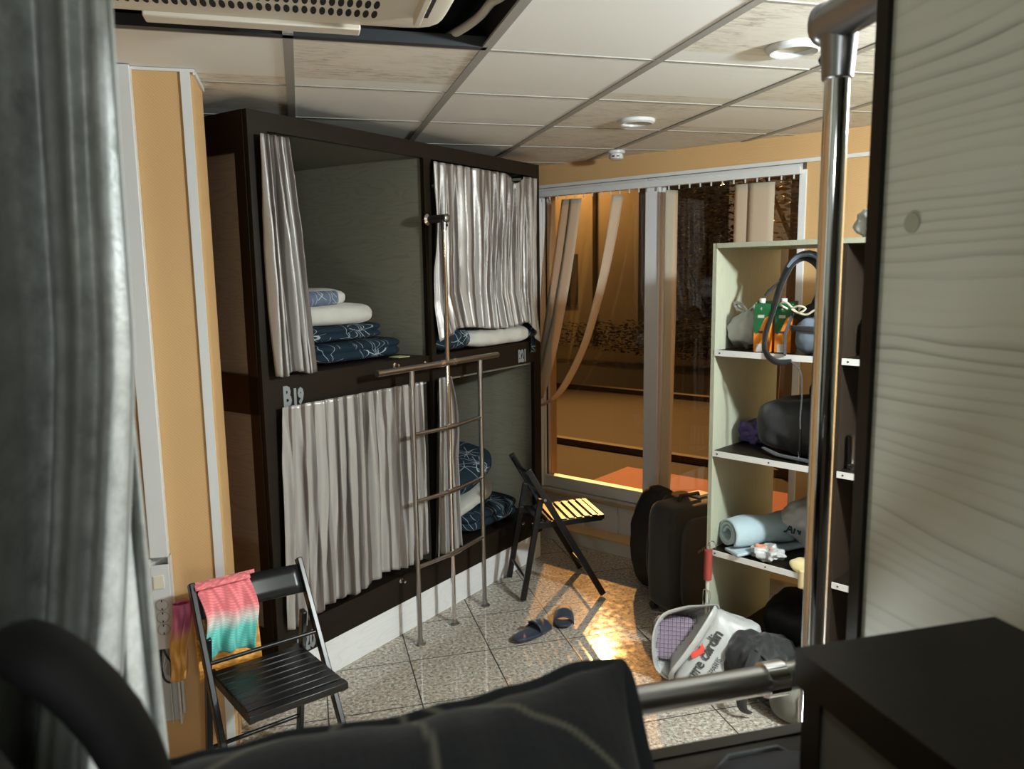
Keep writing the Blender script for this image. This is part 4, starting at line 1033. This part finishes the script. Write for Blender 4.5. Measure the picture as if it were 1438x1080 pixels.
b = MB(); b.box(-14, 16, 3.16, 3.26, -.30, -.13); o = b.build('ground_kerb', mat('kerb', (.030, .026, .02), .8), smooth=False); o['kind'] = 'structure'; o.matrix_world = WIN
b = MB(); b.box(-14, 16, 7.3, 7.45, -.36, -.18); o = b.build('ground_kerb_far', M['asphalt'], smooth=False); o['kind'] = 'structure'; o.matrix_world = WIN
o = MB(); o.box(-4.15, -2.3, 1.35, 2.6, -.199, -.188)
o = o.build('red_mat', 'red_tarp', smooth=False); o.matrix_world = WIN; tag(o, 'orange-red mat lying on the ground outside, behind the suitcase and mullion', 'mat')
# far building, hedge and trees
m = mat('facade', (.40, .33, .25), .9, **{'Specular IOR Level': .1}); t = NT(m); v = t.coords('Object'); t.color(t.mix(t.noise(v, .8, 4, .6), (.34, .30, .24), (.20, .17, .13))); M['facade'] = m
bt = thing('street_building', 'plastered building across the street, seen through the left pane', 'building'); bt.matrix_world = WIN
b = MB(); b.box(-24, -11.2, 15, 21, -.3, 9); b.build('wall', 'facade', bt, smooth=False)
b = MB()
for i in range(6): b.box(-23.6 + i * 2.1, -23.1 + i * 2.1, 14.8, 15, -.3, 9)
b.build('pilasters', 'facade', bt, smooth=False)
for i in range(5):
    b = MB(); b.box(-22.7 + i * 2.1, -21.6 + i * 2.1, 14.93, 14.98, .9, 2.4); b.build('window', mat('darkwin', (.02, .018, .015), .15), bt, smooth=False)
def foliage(name, label, cx, cy, z0, z1, rx, ry, n, leaf, trunk, seed, cat='tree', mcol='leaf'):
    rnd = random.Random(seed); tt = thing(name, label, cat); tt.matrix_world = WIN @ Matrix.Translation((cx, cy, -.25))
    b = MB()
    for i in range(n):
        a = rnd.uniform(0, 6.28); rr = rnd.random() ** .4; h = rnd.uniform(-1, 1); k = math.sqrt(max(0, 1 - h * h)) * rr
        p = Vector((rx * k * math.cos(a), ry * k * math.sin(a), (z0 + z1) / 2 + (z1 - z0) / 2 * h * rr))
        mx = Matrix.Translation(p) @ Matrix.Rotation(rnd.uniform(0, 6.28), 4, 'Z') @ Matrix.Rotation(rnd.uniform(-1.2, 1.2), 4, 'X')
        l = leaf * rnd.uniform(.6, 1.3)
        b.add([(-l, 0, 0), (0, -l * .45, 0), (l, 0, 0), (0, l * .45, .15 * l)], [(0, 1, 2, 3)], mx)
    b.build('foliage', mcol, tt, smooth=False)
    if trunk:
        b = MB(); b.tube([(0, 0, 0), (.05, 0, z0), (0, .05, z0 + .5 * (z1 - z0))], [.10, .07, .03], 8)
        for i in range(7):
            a = rnd.uniform(0, 6.28); b.tube([(0.03, 0, z0 + .1 * i), (rx * .6 * math.cos(a), ry * .6 * math.sin(a), z0 + .35 * (z1 - z0) + .1 * i)], [.03, .01], 5)
        b.build('trunk', mat('bark', (.07, .05, .035), .9), tt)
    return tt
M['leaf'] = mat('leaf', (.20, .19, .06), .5); M['hedge'] = mat('hedge', (.13, .115, .07), .8)
foliage('street_tree', 'leafy tree outside behind the right pane, lit orange by the street', -2.75, 3.3, 2.35, 4.2, .75, .7, 1500, .05, True, 4)
foliage('clipped_hedge', 'low dark hedge across the street behind the panes', -5.5, 11.5, .1, 1.1, 7.0, .7, 11000, .05, False, 6, 'hedge', 'hedge')
for k_, (s_0, y_0) in enumerate(((-8.4, 13.4), (-5.0, 13.8))):
    foliage('street_tree', ('dark bushy tree across the street, ' + ('just right of the mullion', 'further right, above the shelving unit')[k_]), s_0, y_0, .6, 5.4, 1.5, 1.2, 3200, .07, True, 20 + k_, 'tree', 'hedge')['group'] = 'trees across the street'
# ------------------------------------------------------------------ light
def light(name, kind, loc, power, color=(1, 1, 1), size=.1, target=None, **kw):
    l = bpy.data.lights.new(name, kind); l.energy = power; l.color = color
    if kind == 'AREA': l.size = size
    else: l.shadow_soft_size = size
    for k, v in kw.items(): setattr(l, k, v)
    o = bpy.data.objects.new(name, l); col.objects.link(o); o.location = loc
    if target is not None: o.rotation_euler = (Vector(target) - Vector(loc)).to_track_quat('-Z', 'Y').to_euler()
    return o
light('ceiling_lamp_light', 'POINT', (2.28, .95, 2.34), 235, (.91, 1, 1.01), .07)
light('lower_fill_light', 'POINT', (.0, 1.02, .98), 13, (.91, 1, 1.02), .07)  # added low fill that lifts the ceiling, no real lamp here
light('berth_fill_light', 'POINT', (.0, -.34, 2.10), 4.6, (.93, 1, .96), .05)  # added fill inside the near bunk, brightens its curtain and end panel
P = Vector((1.287, 3.242, 0)) + Vector((.3257, .8201, .4705)) * 13.5
light('street_lamp_light', 'SPOT', P, 8000, (1, .47, .13), .09, (1.6, 5.5, 0), spot_size=R(95), spot_blend=.6)
light('facade_glow_light', 'POINT', WIN @ Vector((-13.2, 13.3, 5.0)), 420, (1, .50, .14), .3)  # added unseen light above the window view, makes the glow high on the facade
# night sky with sodium glow
w = bpy.data.worlds.new('night'); bpy.context.scene.world = w; w.use_nodes = True
bg = w.node_tree.nodes['Background']; bg.inputs[0].default_value = (.10, .062, .032, 1); bg.inputs[1].default_value = .9
# ------------------------------------------------------------------ camera
cam = bpy.data.cameras.new('camera'); co = bpy.data.objects.new('camera', cam); col.objects.link(co)
r_ = Vector((0.96546235, -0.26015479, -0.01421031)); u_ = Vector((0.05037238, 0.13286904, 0.98985274)); f_ = Vector((0.25562682, 0.95638136, -0.14138467))
co.matrix_world = Matrix(((r_.x, u_.x, -f_.x, 0), (r_.y, u_.y, -f_.y, 0), (r_.z, u_.z, -f_.z, 1.86), (0, 0, 0, 1)))
cam.sensor_width = 36; cam.lens = 1092.4 / 1438 * 36; cam.clip_start = .02; cam.clip_end = 200
cam.dof.use_dof = True; cam.dof.focus_distance = 3.4; cam.dof.aperture_fstop = 10.5
sc = bpy.context.scene; sc.camera = co
sc.view_settings.view_transform = 'Standard'; sc.view_settings.look = 'None'; sc.view_settings.gamma = 1; sc.view_settings.use_curve_mapping = False
sc.view_settings.exposure = 0.4
sc.cycles.use_denoising = True; sc.cycles.max_bounces = 10; sc.cycles.diffuse_bounces = 6; sc.cycles.transparent_max_bounces = 12
sc.cycles.sample_clamp_indirect = 6; sc.cycles.caustics_reflective = False; sc.cycles.caustics_refractive = False
